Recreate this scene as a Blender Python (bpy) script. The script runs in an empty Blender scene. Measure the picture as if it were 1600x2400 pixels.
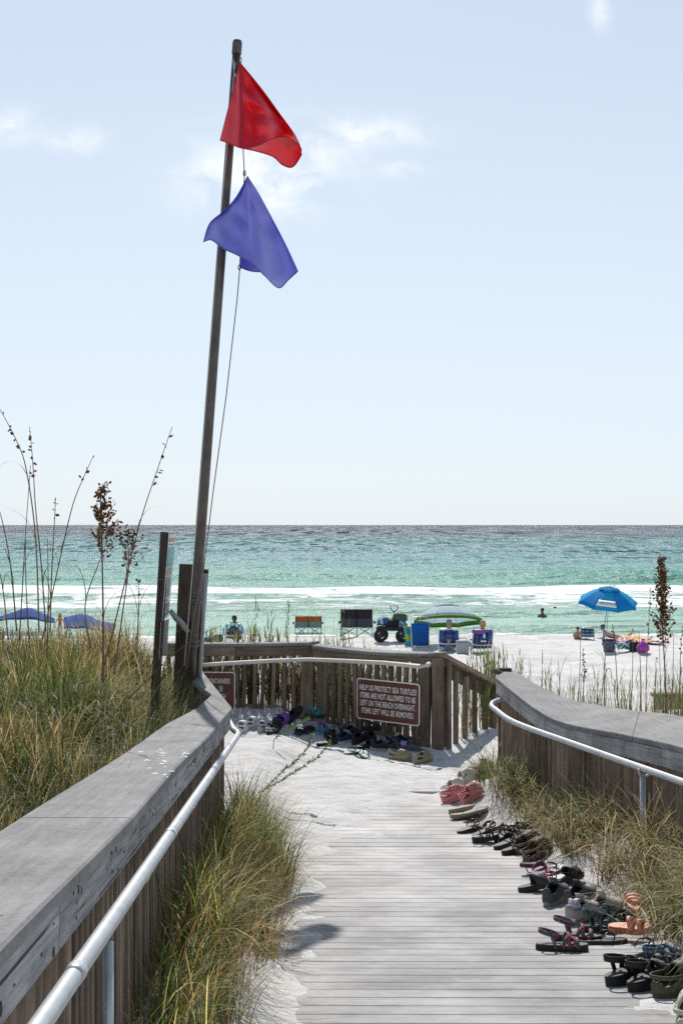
import bpy, bmesh, math, random
import numpy as np
from mathutils import Vector, Matrix, Euler

random.seed(7)
RNG = np.random.default_rng(7)
SC = bpy.context.scene
COL = SC.collection
R = math.radians

# ------------------------------------------------------------------ camera, sky, sun, exposure
EYE = 5.2                      # metres above the sea
F = 2400 * 50.0 / 36.0         # focal length in photograph pixels
cam_d = bpy.data.cameras.new('camera')
cam_d.sensor_fit = 'VERTICAL'; cam_d.sensor_height = 36.0; cam_d.lens = 50.0
cam_d.shift_y = 30.0 / 2400.0
cam_d.clip_start = 0.05; cam_d.clip_end = 60000
cam = bpy.data.objects.new('camera', cam_d); COL.objects.link(cam)
cam.location = (0, 0, EYE); cam.rotation_euler = (R(90), 0, 0)
SC.camera = cam

SUN_EL, SUN_AZ = R(47), R(-4)          # azimuth from straight ahead, minus = to the left
world = bpy.data.worlds.new('World'); SC.world = world; world.use_nodes = True
def build_world():
    nt = world.node_tree; N = nt.nodes; L = nt.links
    N.clear()
    out = N.new('ShaderNodeOutputWorld'); bg = N.new('ShaderNodeBackground')
    sky = N.new('ShaderNodeTexSky'); sky.sky_type = 'NISHITA'; sky.sun_disc = False
    sky.sun_elevation = SUN_EL; sky.sun_rotation = SUN_AZ
    sky.air_density = 1.0; sky.dust_density = 0.6; sky.ozone_density = 2.0; sky.altitude = 0
    tc = N.new('ShaderNodeTexCoord')
    sep = N.new('ShaderNodeSeparateXYZ'); L.new(tc.outputs['Generated'], sep.inputs[0])
    def m(op, a, b=None, c=None):
        n = N.new('ShaderNodeMath'); n.operation = op
        for i, v in enumerate((a, b, c)):
            if v is None: continue
            if isinstance(v, (int, float)): n.inputs[i].default_value = v
            else: L.new(v, n.inputs[i])
        return n.outputs[0]
    yy = m('MAXIMUM', sep.outputs[1], 0.02)
    u = m('DIVIDE', sep.outputs[0], yy); v = m('DIVIDE', sep.outputs[2], yy)
    cmb = N.new('ShaderNodeCombineXYZ'); L.new(u, cmb.inputs[0]); L.new(v, cmb.inputs[1])
    nz = N.new('ShaderNodeTexNoise'); nz.inputs['Scale'].default_value = 34; nz.inputs['Detail'].default_value = 8
    nz.inputs['Roughness'].default_value = 0.62; nz.inputs['Distortion'].default_value = 0.5
    mp = N.new('ShaderNodeMapping'); mp.inputs['Scale'].default_value = (0.8, 1.25, 1); mp.inputs['Rotation'].default_value = (0, 0, 0.35)
    L.new(cmb.outputs[0], mp.inputs[0]); L.new(mp.outputs[0], nz.inputs['Vector'])
    total = None
    # small fair-weather clouds: tangent of azimuth, tangent of elevation, half sizes, strength
    for (u0, v0, ru, rv, k) in [(-.056, .248, .05, .026, 1.0), (-.03, .262, .05, .02, .8), (.01, .275, .04, .012, .8), (.04, .25, .02, .006, .45),
                                (-.24, .279, .026, .012, .8), (-.186, .271, .024, .009, .6), (.181, .361, .008, .012, .5),
                                (-.42, .30, .06, .02, .8), (.40, .26, .07, .02, .8), (.62, .34, .08, .03, .8), (-.75, .25, .10, .03, .8), (-.1, .55, .06, .02, .7)]:
        du = m('DIVIDE', m('SUBTRACT', u, u0), ru); dv = m('DIVIDE', m('SUBTRACT', v, v0), rv)
        g = m('MULTIPLY', m('POWER', 2.718, m('MULTIPLY', m('ADD', m('MULTIPLY', du, du), m('MULTIPLY', dv, dv)), -1.0)), k)
        total = g if total is None else m('MAXIMUM', total, g)
    cl = m('MULTIPLY', total, m('MULTIPLY', m('SUBTRACT', nz.outputs[0], 0.36), 6.0))
    cl.node.use_clamp = True
    # haze veil, thinned towards the zenith to cut the fill light
    veil = N.new('ShaderNodeMix'); veil.data_type = 'RGBA'; 
    vf = N.new('ShaderNodeMapRange'); vf.inputs[1].default_value = .12; vf.inputs[2].default_value = .80; vf.inputs[3].default_value = VEIL; vf.inputs[4].default_value = .04; L.new(sep.outputs[2], vf.inputs[0]); L.new(vf.outputs[0], veil.inputs[0])
    L.new(sky.outputs[0], veil.inputs[6]); veil.inputs[7].default_value = VEIL_C
    mix = N.new('ShaderNodeMix'); mix.data_type = 'RGBA'
    L.new(m('MULTIPLY', cl, .72), mix.inputs[0]); L.new(veil.outputs[2], mix.inputs[6]); mix.inputs[7].default_value = CLOUD_C
    L.new(mix.outputs[2], bg.inputs[0]); bg.inputs[1].default_value = SKY_STRENGTH
    L.new(bg.outputs[0], out.inputs[0])
SKY_STRENGTH = 0.10
VEIL, VEIL_C, CLOUD_C = 0.80, (8.2, 9.3, 10.35, 1), (11.2, 11.3, 11.4, 1)
build_world()

sun_d = bpy.data.lights.new('sun', 'SUN'); sun_d.energy = 5.0; sun_d.angle = R(0.55); sun_d.color = (1.0, 0.96, 0.90)
sun = bpy.data.objects.new('sun', sun_d); COL.objects.link(sun)
sd = Vector((math.sin(SUN_AZ) * math.cos(SUN_EL), math.cos(SUN_AZ) * math.cos(SUN_EL), math.sin(SUN_EL)))
sun.rotation_euler = sd.to_track_quat('Z', 'Y').to_euler(); sun.location = sd * 50

SC.view_settings.view_transform = 'Standard'; SC.view_settings.look = 'None'
SC.view_settings.gamma = 1.0; SC.view_settings.use_curve_mapping = False
SC.view_settings.exposure = -0.04
SC.cycles.max_bounces = 6; SC.cycles.transparent_max_bounces = 6
SC.cycles.sample_clamp_indirect = 4.0; SC.cycles.use_denoising = False

# ------------------------------------------------------------------ noise and terrain
def _hash(ix, iy, s):
    h = (ix.astype(np.int64) * 374761393 + iy.astype(np.int64) * 668265263 + s * 1442695041) & 0x7fffffff
    h = ((h ^ (h >> 13)) * 1274126177) & 0x7fffffff
    return ((h ^ (h >> 16)) & 0xffff) / 65535.0
def vnoise(x, y, s=0):
    x = np.asarray(x, float); y = np.asarray(y, float)
    ix = np.floor(x); iy = np.floor(y); fx = x - ix; fy = y - iy
    fx = fx * fx * (3 - 2 * fx); fy = fy * fy * (3 - 2 * fy)
    a = _hash(ix, iy, s); b = _hash(ix + 1, iy, s); c = _hash(ix, iy + 1, s); d = _hash(ix + 1, iy + 1, s)
    return (a * (1 - fx) + b * fx) * (1 - fy) + (c * (1 - fx) + d * fx) * fy - 0.5
def fbm(x, y, s=0, o=4):
    t = 0; a = 1.0; x = np.asarray(x, float); y = np.asarray(y, float)
    for i in range(o):
        t = t + a * vnoise(x * 2 ** i + 17.3 * i, y * 2 ** i - 9.1 * i, s + i); a *= .5
    return t
def sst(a, b, x):
    t = np.clip((np.asarray(x, float) - a) / (b - a), 0, 1); return t * t * (3 - 2 * t)

SLOPE = 0.076; RAMP_END = 10.92
def deck_z(y): return EYE - np.minimum(1.65 + SLOPE * np.asarray(y, float), 2.48)
def far_drop(y): return np.interp(y, [16, 17, 20, 30, 40, 50, 58, 66, 70, 95], [2.5, 2.52, 2.75, 3.6, 4.15, 4.45, 4.75, 5.2, 5.42, 6.9])
def cap_in_x(y): return -.573 - .0251 * np.asarray(y, float)
def ground(x, y):
    x = np.asarray(x, float); y = np.asarray(y, float)
    n1 = fbm(x * 1.3, y * .9, 3, 4)
    hc = -.028 + .038 * sst(10.6, 14.2, y) + .018 * sst(12.5, 14, y)
    xe = x + .22 * fbm(x * .9, y * .7, 11, 3)
    hl = (.032 * sst(.22, -.36, xe) + .22 * sst(-.30, -.80, xe)) * (1 - .3 * sst(11, 13, y))
    rx = np.interp(y, [5, 8.9, 10.2, 11.3, 12, 14], [2.2, 2.05, 1.95, 1.7, 1.55, 1.4])
    hr = .24 * sst(rx - .55, rx + .15, x + .16 * fbm(x * 1.2, y * .8, 21, 3)) * (1 - sst(12.6, 13.8, y))
    hb = .16 * sst(15.0, 16.8, y + .25 * x + .3 * n1) * sst(1.1, .2, x)
    hp = -.05 * np.exp(-((x - 1.0) / .55) ** 2 - ((y - 14.3) / .8) ** 2)
    z_deck = deck_z(y) + hc + hl + hr + hb + hp + .045 * n1 + (.022 + .016 * sst(11, 13, y)) * fbm(x * 4, y * 4, 31, 4)
    nf = fbm(x * .12, y * .12, 41, 3) * .35 + fbm(x * 1.5, y * 1.5, 42, 3) * .17 + np.abs(fbm(x * .8, y * .8, 43, 2)) * -.20
    z_far = EYE - far_drop(y - .06 * x) + nf * sst(17, 24, y) * (1 - .85 * sst(59, 65, y))
    # right of the ramp the ground keeps platform level, then falls off
    z_right = EYE - np.interp(y, [4, 9, 14, 17, 20, 30], [2.2, 2.3, 2.45, 2.6, 2.85, 3.6]) + n1 * .15
    z = np.where(y < 17.0, z_deck, z_far)
    t = sst(16.8, 18.5, y); z = np.where((y > 16.8) & (y < 18.5), z_deck * (1 - t) + z_far * t, z)
    wr = sst(2.35, 2.9, x - np.interp(y, [8, 11, 14], [.1, -.1, -.6])) * (1 - sst(16.5, 22, y))
    z = z * (1 - wr) + z_right * wr
    # dune on the left
    xl = np.where(y < 11.5, cap_in_x(y) - .36, np.interp(y, [11.5, 14, 16.5, 18, 40], [-1.22, -1.55, -1.75, -2.2, -6]))
    wd = sst(xl - .02, xl - .75, x) * (1 - sst(17.5, 32, y + fbm(x * .3, y * .3, 51, 2) * 4))
    z_d = EYE - 1.62 + .22 * fbm(x * .45, y * .45, 52, 3) + .05 * fbm(x * 2, y * 2, 53, 2) - .02 * np.maximum(-x - 4, 0) + .2 * sst(7.5, 3.5, y)
    return z * (1 - wd) + z_d * wd
def gz(x, y): return float(ground(np.array([x]), np.array([y]))[0])
def top_z(x, y):
    z = gz(x, y)
    if -.9 < x < 1.75 and y < 17: z = max(z, float(deck_z(y)))
    return z
def at(px, py, Y):
    "point of the place that shows at photograph pixel px, py when it is Y metres away"
    return Vector(((px - 800) / F * Y, Y, EYE - (py - 1230) / F * Y))
def on_ground(px, py, y0=4.0, y1=75.0):
    ys = np.arange(y0, y1, .02); xs = (px - 800) / F * ys; zr = EYE - (py - 1230) / F * ys
    g = ground(xs, ys)
    g = np.where((xs > -.9) & (xs < 1.75) & (ys < 17), np.maximum(g, deck_z(ys)), g)
    i = int(np.argmax(zr <= g))
    return Vector((float(xs[i]), float(ys[i]), float(g[i])))

# ------------------------------------------------------------------ materials
MATS = {}
def new_mat(name):
    m = bpy.data.materials.new(name); m.use_nodes = True
    return m, m.node_tree.nodes, m.node_tree.links, m.node_tree.nodes['Principled BSDF']
def c4(c): return (c[0], c[1], c[2], 1)
def plain(name, col, rough=.6, metal=0, var=.18, scale=30, bump=.0, translucent=0, spec=.4):
    "a colour broken up by a fine noise"
    if name in MATS: return MATS[name]
    m, N, L, b = new_mat(name)
    tc = N.new('ShaderNodeTexCoord'); nz = N.new('ShaderNodeTexNoise'); nz.inputs['Scale'].default_value = scale; nz.inputs['Detail'].default_value = 5
    L.new(tc.outputs['Object'], nz.inputs['Vector'])
    mx = N.new('ShaderNodeMix'); mx.data_type = 'RGBA'; L.new(nz.outputs[0], mx.inputs[0])
    mx.inputs[6].default_value = c4([max(0, v * (1 - var * 1.6)) for v in col]); mx.inputs[7].default_value = c4([min(1, v * (1 + var)) for v in col])
    L.new(mx.outputs[2], b.inputs['Base Color'])
    b.inputs['Roughness'].default_value = rough; b.inputs['Metallic'].default_value = metal; b.inputs['Specular IOR Level'].default_value = spec
    if bump:
        bp = N.new('ShaderNodeBump'); bp.inputs['Strength'].default_value = bump; bp.inputs['Distance'].default_value = .01
        L.new(nz.outputs[0], bp.inputs['Height']); L.new(bp.outputs[0], b.inputs['Normal'])
    if translucent:
        t = N.new('ShaderNodeBsdfTranslucent'); L.new(mx.outputs[2], t.inputs[0])
        ms = N.new('ShaderNodeMixShader'); ms.inputs[0].default_value = translucent
        L.new(b.outputs[0], ms.inputs[1]); L.new(t.outputs[0], ms.inputs[2]); L.new(ms.outputs[0], N['Material Output'].inputs[0])
    MATS[name] = m; return m

def wood(name, dark, mid, light, grain=1.0, crack=.5, bump=.5, dust=0.0, tone=.2):
    "weathered board, grain along local X"
    m, N, L, b = new_mat(name)
    tc = N.new('ShaderNodeTexCoord'); oi = N.new('ShaderNodeObjectInfo')
    off = N.new('ShaderNodeVectorMath'); off.operation = 'MULTIPLY_ADD'
    L.new(oi.outputs['Random'], off.inputs[0]); off.inputs[1].default_value = (37, 19, 53); L.new(tc.outputs['Object'], off.inputs[2])
    def noise(scale, vec, detail=6, rough=.6, dist=0):
        mp = N.new('ShaderNodeMapping'); mp.inputs['Scale'].default_value = vec; L.new(off.outputs[0], mp.inputs[0])
        n = N.new('ShaderNodeTexNoise'); n.inputs['Scale'].default_value = scale; n.inputs['Detail'].default_value = detail
        n.inputs['Roughness'].default_value = rough; n.inputs['Distortion'].default_value = dist; L.new(mp.outputs[0], n.inputs['Vector']); return n.outputs[0]
    g1 = noise(9 * grain, (.22, 6, 6), 8, .7, .6); g2 = noise(3.5, (1, 1.6, 1.6), 5, .6)
    r1 = N.new('ShaderNodeValToRGB'); e = r1.color_ramp.elements
    e[0].position = .30; e[0].color = c4(dark); e[1].position = .68; e[1].color = c4(light)
    x = r1.color_ramp.elements.new(.48); x.color = c4(mid)
    mx = N.new('ShaderNodeMix'); mx.data_type = 'FLOAT'; mx.inputs[0].default_value = .42; L.new(g1, mx.inputs[2]); L.new(g2, mx.inputs[3]); L.new(mx.outputs[0], r1.inputs[0])
    # checks and cracks along the grain
    ck = noise(6, (.12, 9, 9), 3, .5, .2); rc = N.new('ShaderNodeValToRGB'); rc.color_ramp.elements[0].position = .30; rc.color_ramp.elements[1].position = .36
    L.new(ck, rc.inputs[0])
    mc = N.new('ShaderNodeMix'); mc.data_type = 'RGBA'; mc.blend_type = 'MULTIPLY'; mc.inputs[0].default_value = crack
    L.new(r1.outputs[0], mc.inputs[6]); L.new(rc.outputs[0], mc.inputs[7])
    # per-board tone
    hv = N.new('ShaderNodeHueSaturation'); mr = N.new('ShaderNodeMapRange'); mr.inputs[3].default_value = 1 - tone; mr.inputs[4].default_value = 1 + tone
    L.new(oi.outputs['Random'], mr.inputs[0]); L.new(mr.outputs[0], hv.inputs['Value']); L.new(mc.outputs[2], hv.inputs['Color'])
    col = hv.outputs[0]
    if dust:
        d = N.new('ShaderNodeTexNoise'); d.inputs['Scale'].default_value = 1.7; d.inputs['Detail'].default_value = 7; d.inputs['Roughness'].default_value = .68
        geo = N.new('ShaderNodeNewGeometry')
        mp2 = N.new('ShaderNodeMapping'); mp2.inputs['Scale'].default_value = (1.0, 1.3, 1); L.new(geo.outputs['Position'], mp2.inputs[0]); L.new(mp2.outputs[0], d.inputs['Vector'])
        rd = N.new('ShaderNodeValToRGB'); rd.color_ramp.elements[0].position = .42; rd.color_ramp.elements[1].position = .80; L.new(d.outputs[0], rd.inputs[0])
        md = N.new('ShaderNodeMix'); md.data_type = 'RGBA'; md.inputs[7].default_value = (.70, .68, .65, 1)
        fm = N.new('ShaderNodeMath'); fm.operation = 'MULTIPLY'; fm.inputs[1].default_value = dust; L.new(rd.outputs[0], fm.inputs[0]); 
        sy = N.new('ShaderNodeSeparateXYZ'); L.new(geo.outputs['Position'], sy.inputs[0])
        my = N.new('ShaderNodeMapRange'); my.inputs[1].default_value = 7.0; my.inputs[2].default_value = 12.5; my.inputs[3].default_value = 0; my.inputs[4].default_value = .75; L.new(sy.outputs[1], my.inputs[0])
        mm = N.new('ShaderNodeMath'); mm.operation = 'MULTIPLY_ADD'; L.new(my.outputs[0], mm.inputs[0]); L.new(d.outputs[0], mm.inputs[1]); L.new(fm.outputs[0], mm.inputs[2]); mm.use_clamp = True
        L.new(mm.outputs[0], md.inputs[0]); L.new(col, md.inputs[6])
        col = md.outputs[2]
    L.new(col, b.inputs['Base Color']); b.inputs['Roughness'].default_value = .85; b.inputs['Specular IOR Level'].default_value = .2
    bp = N.new('ShaderNodeBump'); bp.inputs['Strength'].default_value = bump; bp.inputs['Distance'].default_value = .006
    ad = N.new('ShaderNodeMath'); ad.operation = 'ADD'; L.new(g1, ad.inputs[0]); L.new(rc.outputs[0], ad.inputs[1])
    L.new(ad.outputs[0], bp.inputs['Height']); L.new(bp.outputs[0], b.inputs['Normal'])
    MATS[name] = m; return m
wood('deck_wood', (.20, .193, .185), (.30, .293, .285), (.38, .373, .365), dust=.6, crack=.55, tone=.09)
wood('fascia_wood', (.075, .07, .066), (.30, .295, .29), (.52, .515, .51), grain=1.3, crack=.85, bump=1.0)
wood('fence_wood', (.075, .053, .040), (.18, .135, .102), (.32, .26, .21), crack=.5, tone=.3)
wood('post_wood', (.032, .022, .016), (.075, .055, .042), (.14, .11, .09), crack=.6)

def cap_material():
    m, N, L, b = new_mat('cap_board')
    tc = N.new('ShaderNodeTexCoord')
    def noise(s, d, r=.6):
        n = N.new('ShaderNodeTexNoise'); n.inputs['Scale'].default_value = s; n.inputs['Detail'].default_value = d; n.inputs['Roughness'].default_value = r
        L.new(tc.outputs['Object'], n.inputs['Vector']); return n.outputs[0]
    fine = noise(140, 6, .75); mid = noise(42, 6, .7); big = noise(2.6, 5)
    r = N.new('ShaderNodeValToRGB'); e = r.color_ramp.elements
    e[0].position = .36; e[0].color = (.075, .073, .072, 1); e[1].position = .66; e[1].color = (.345, .34, .335, 1)
    a = N.new('ShaderNodeMix'); a.data_type = 'FLOAT'; a.inputs[0].default_value = .45; L.new(fine, a.inputs[2]); L.new(mid, a.inputs[3])
    a2 = N.new('ShaderNodeMix'); a2.data_type = 'FLOAT'; a2.inputs[0].default_value = .35; L.new(a.outputs[0], a2.inputs[2]); L.new(big, a2.inputs[3])
    mps = N.new('ShaderNodeMapping'); mps.inputs['Scale'].default_value = (26, 1.1, 10); L.new(tc.outputs['Object'], mps.inputs[0]); st = N.new('ShaderNodeTexNoise'); st.inputs['Scale'].default_value = 1.6; st.inputs['Detail'].default_value = 7; st.inputs['Roughness'].default_value = .7; L.new(mps.outputs[0], st.inputs['Vector'])
    a3 = N.new('ShaderNodeMix'); a3.data_type = 'FLOAT'; a3.inputs[0].default_value = .28; L.new(a2.outputs[0], a3.inputs[2]); L.new(st.outputs[0], a3.inputs[3]); a2 = a3
    L.new(a2.outputs[0], r.inputs[0])
    # dark pits
    v = N.new('ShaderNodeTexNoise'); v.inputs['Scale'].default_value = 23; v.inputs['Detail'].default_value = 2; L.new(tc.outputs['Object'], v.inputs['Vector'])
    rv = N.new('ShaderNodeValToRGB'); rv.color_ramp.elements[0].position = .23; rv.color_ramp.elements[1].position = .27; L.new(v.outputs[0], rv.inputs[0])
    mx = N.new('ShaderNodeMix'); mx.data_type = 'RGBA'; mx.blend_type = 'MULTIPLY'; mx.inputs[0].default_value = .6; L.new(r.outputs[0], mx.inputs[6]); L.new(rv.outputs[0], mx.inputs[7])
    L.new(mx.outputs[2], b.inputs['Base Color']); b.inputs['Roughness'].default_value = .8; b.inputs['Specular IOR Level'].default_value = .3
    bp = N.new('ShaderNodeBump'); bp.inputs['Strength'].default_value = .45; bp.inputs['Distance'].default_value = .006; L.new(a2.outputs[0], bp.inputs['Height']); L.new(bp.outputs[0], b.inputs['Normal'])
    MATS['cap_board'] = m
cap_material()

def sand_material():
    m, N, L, b = new_mat('white_sand')
    geo = N.new('ShaderNodeNewGeometry')
    def noise(s, d, r=.6, sc=(1, 1, 1)):
        mp = N.new('ShaderNodeMapping'); mp.inputs['Scale'].default_value = sc; L.new(geo.outputs['Position'], mp.inputs[0])
        n = N.new('ShaderNodeTexNoise'); n.inputs['Scale'].default_value = s; n.inputs['Detail'].default_value = d; n.inputs['Roughness'].default_value = r; L.new(mp.outputs[0], n.inputs['Vector']); return n.outputs[0]
    big = noise(.9, 6); spots = noise(38, 3, .5); ripple = noise(7, 6, .65); grains = noise(160, 3, .7)
    r = N.new('ShaderNodeValToRGB'); e = r.color_ramp.elements; e[0].position = .3; e[0].color = (.54, .525, .505, 1); e[1].position = .7; e[1].color = (.67, .66, .645, 1); L.new(big, r.inputs[0])
    rs = N.new('ShaderNodeValToRGB'); rs.color_ramp.elements[0].position = .22; rs.color_ramp.elements[0].color = (.35, .3, .25, 1); rs.color_ramp.elements[1].position = .27; L.new(spots, rs.inputs[0])
    mx = N.new('ShaderNodeMix'); mx.data_type = 'RGBA'; mx.blend_type = 'MULTIPLY'; mx.inputs[0].default_value = .7; L.new(r.outputs[0], mx.inputs[6]); L.new(rs.outputs[0], mx.inputs[7])
    # wet sand close to the water
    sep = N.new('ShaderNodeSeparateXYZ'); L.new(geo.outputs['Position'], sep.inputs[0])
    wet = N.new('ShaderNodeMapRange'); wet.inputs[1].default_value = .22; wet.inputs[2].default_value = .06; L.new(sep.outputs[2], wet.inputs[0])
    mw = N.new('ShaderNodeMix'); mw.data_type = 'RGBA'; L.new(wet.outputs[0], mw.inputs[0]); L.new(mx.outputs[2], mw.inputs[6]); mw.inputs[7].default_value = (.47, .45, .39, 1)
    L.new(mw.outputs[2], b.inputs['Base Color']); b.inputs['Roughness'].default_value = .9; b.inputs['Specular IOR Level'].default_value = .15
    ad = N.new('ShaderNodeMath'); ad.operation = 'MULTIPLY_ADD'; L.new(grains, ad.inputs[0]); ad.inputs[1].default_value = .12; L.new(ripple, ad.inputs[2])
    bp = N.new('ShaderNodeBump'); bp.inputs['Strength'].default_value = .8; bp.inputs['Distance'].default_value = .055; L.new(ad.outputs[0], bp.inputs['Height']); L.new(bp.outputs[0], b.inputs['Normal'])
    MATS['white_sand'] = m
sand_material()

def attr_mat(name, trans=.35, rough=.55, spec=.3):
    "colour from the mesh (one tone for each blade)"
    m, N, L, b = new_mat(name)
    a = N.new('ShaderNodeAttribute'); a.attribute_name = 'Col'
    L.new(a.outputs['Color'], b.inputs['Base Color']); b.inputs['Roughness'].default_value = rough; b.inputs['Specular IOR Level'].default_value = spec
    t = N.new('ShaderNodeBsdfTranslucent'); L.new(a.outputs['Color'], t.inputs[0])
    ms = N.new('ShaderNodeMixShader'); ms.inputs[0].default_value = trans
    L.new(b.outputs[0], ms.inputs[1]); L.new(t.outputs[0], ms.inputs[2]); L.new(ms.outputs[0], N['Material Output'].inputs[0])
    MATS[name] = m; return m
attr_mat('grass_blade', .5); attr_mat('seed', .25, .7, .15)
plain('galvanised', (.50, .52, .54), .42, .45, .22, 9, .1)
plain('cream_pipe', (.66, .62, .54), .5, 0, .12, 10)
plain('pole_steel', (.12, .10, .088), .40, .5, .45, 9, .15)
plain('rope', (.52, .49, .44), .8); plain('rope_brown', (.22, .16, .13), .8)
plain('sign_brown', (.135, .040, .026), .45, 0, .12, 6); plain('sign_white', (.82, .82, .80), .45, 0, .04, 20)
plain('black_metal', (.02, .02, .022), .4, .3, .3); plain('grey_pvc', (.36, .37, .38), .5, 0, .15, 12)
plain('dark_pipe', (.06, .06, .07), .45, .4, .3)

# ------------------------------------------------------------------ mesh helpers
class MB:
    def __init__(s): s.v = []; s.f = []; s.mi = []; s.cur = 0
    def add(s, vs, fs):
        o = len(s.v); s.v += [tuple(v) for v in vs]; s.f += [tuple(i + o for i in f) for f in fs]; s.mi += [s.cur] * len(fs); return s
    def box(s, c, d, rot=None, bev=0):
        hx, hy, hz = d[0] / 2, d[1] / 2, d[2] / 2
        M = rot if rot is not None else Matrix.Identity(3)
        c = Vector(c)
        if not bev:
            vs = [c + M @ Vector((x, y, z)) for x in (-hx, hx) for y in (-hy, hy) for z in (-hz, hz)]
            s.add(vs, [(0, 1, 3, 2), (4, 6, 7, 5), (0, 4, 5, 1), (2, 3, 7, 6), (0, 2, 6, 4), (1, 5, 7, 3)])
        else:                                  # rounded along local X edges
            b = min(bev, hy * .9, hz * .9)
            ring = [(-hy + b, -hz), (hy - b, -hz), (hy, -hz + b), (hy, hz - b), (hy - b, hz), (-hy + b, hz), (-hy, hz - b), (-hy, -hz + b)]
            vs = [c + M @ Vector((x, y, z)) for x in (-hx, hx) for (y, z) in ring]
            fs = [(i, (i + 1) % 8, 8 + (i + 1) % 8, 8 + i) for i in range(8)] + [tuple(range(7, -1, -1)), tuple(range(8, 16))]
            s.add(vs, fs)
        return s
    def tube(s, pts, r, n=8, cap=True, closed=False):
        pts = [Vector(p) for p in pts]; k = len(pts)
        rs = r if isinstance(r, (list, tuple)) else [r] * k
        ref = None; vs = []
        for i, p in enumerate(pts):
            a = pts[(i - 1) % k] if (i or closed) else p; b = pts[(i + 1) % k] if (i < k - 1 or closed) else p
            t = (b - a)
            if t.length < 1e-9: t = Vector((0, 0, 1))
            t.normalize()
            if ref is None:
                ref = t.cross(Vector((0, 0, 1)))
                if ref.length < .05: ref = t.cross(Vector((0, 1, 0)))
            ref = ref - t * ref.dot(t)
            if ref.length < 1e-6: ref = t.orthogonal()
            ref.normalize(); bi = t.cross(ref)
            for j in range(n):
                a_ = 2 * math.pi * j / n; vs.append(p + (ref * math.cos(a_) + bi * math.sin(a_)) * rs[i])
        fs = []
        for i in range(k if closed else k - 1):
            i2 = (i + 1) % k
            for j in range(n): fs.append((i * n + j, i * n + (j + 1) % n, i2 * n + (j + 1) % n, i2 * n + j))
        if cap and not closed: fs += [tuple(range(n - 1, -1, -1)), tuple((k - 1) * n + j for j in range(n))]
        return s.add(vs, fs)
    def prism(s, outline, z0, z1, M=None):
        "outline: list of (x, y)"
        n = len(outline); M = M or Matrix.Identity(4)
        vs = [M @ Vector((x, y, z0)) for x, y in outline] + [M @ Vector((x, y, z1)) for x, y in outline]
        fs = [(i, (i + 1) % n, n + (i + 1) % n, n + i) for i in range(n)] + [tuple(range(n - 1, -1, -1)), tuple(range(n, 2 * n))]
        return s.add(vs, fs)
    def ribbon(s, pts, wdir, w, th=.003):
        "a strap: pts along its middle, wdir the direction across (one or per point)"
        k = len(pts); pts = [Vector(p) for p in pts]
        wd = [Vector(d).normalized() for d in wdir] if isinstance(wdir[0], (tuple, list, Vector)) else [Vector(wdir).normalized()] * k
        ws = w if isinstance(w, (list, tuple)) else [w] * k
        vs = []
        for i, p in enumerate(pts):
            t = pts[min(i + 1, k - 1)] - pts[max(i - 1, 0)]; nrm = wd[i].cross(t)
            nrm = nrm.normalized() if nrm.length > 1e-9 else Vector((0, 0, 1))
            for (a, b) in ((-1, -1), (1, -1), (1, 1), (-1, 1)): vs.append(p + wd[i] * (a * ws[i] / 2) + nrm * (b * th / 2))
        fs = []
        for i in range(k - 1):
            for j in range(4): fs.append((i * 4 + j, i * 4 + (j + 1) % 4, i * 4 + 4 + (j + 1) % 4, i * 4 + 4 + j))
        fs += [(3, 2, 1, 0), tuple((k - 1) * 4 + j for j in range(4))]
        return s.add(vs, fs)
    def grid(s, P, skip=None):
        "P[i][j] points"
        a = len(P); b = len(P[0]); vs = [p for row in P for p in row]
        fs = [(i * b + j, i * b + j + 1, (i + 1) * b + j + 1, (i + 1) * b + j) for i in range(a - 1) for j in range(b - 1) if not (skip and skip(i, j))]
        return s.add(vs, fs)
    def ellipsoid(s, c, r, nu=10, nv=7, M=None):
        c = Vector(c); vs = []; M = M or Matrix.Identity(3)
        for i in range(nv + 1):
            th = math.pi * i / nv
            for j in range(nu):
                ph = 2 * math.pi * j / nu; vs.append(c + M @ Vector((r[0] * math.sin(th) * math.cos(ph), r[1] * math.sin(th) * math.sin(ph), r[2] * math.cos(th))))
        fs = [(i * nu + j, i * nu + (j + 1) % nu, (i + 1) * nu + (j + 1) % nu, (i + 1) * nu + j) for i in range(nv) for j in range(nu)]
        return s.add(vs, fs)
    def xf(s, M): s.v = [tuple(M @ Vector(v)) for v in s.v]; return s
    def build(s, name, mat, parent=None, smooth=False, off=None, solid=0):
        me = bpy.data.meshes.new(name)
        vs = s.v if off is None else [(v[0] - off[0], v[1] - off[1], v[2] - off[2]) for v in s.v]
        me.from_pydata(vs, [], s.f); me.update()
        for m in (mat if isinstance(mat, (list, tuple)) else [mat]): me.materials.append(MATS[m] if isinstance(m, str) else m)
        if any(s.mi): me.polygons.foreach_set('material_index', s.mi)
        if smooth: me.polygons.foreach_set('use_smooth', [True] * len(me.polygons))
        bm = bmesh.new(); bm.from_mesh(me)
        bmesh.ops.remove_doubles(bm, verts=bm.verts, dist=1e-6); bmesh.ops.recalc_face_normals(bm, faces=bm.faces); bm.to_mesh(me); bm.free()
        o = bpy.data.objects.new(name, me); COL.objects.link(o)
        if parent is not None: o.parent = parent
        if solid:
            md = o.modifiers.new('thickness', 'SOLIDIFY'); md.thickness = solid; md.offset = 0
        return o
def empty(name, loc=(0, 0, 0), rz=0, rot=None):
    o = bpy.data.objects.new(name, None); COL.objects.link(o); o.location = loc
    o.rotation_euler = rot if rot is not None else (0, 0, rz); o.empty_display_size = .1; return o
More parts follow.
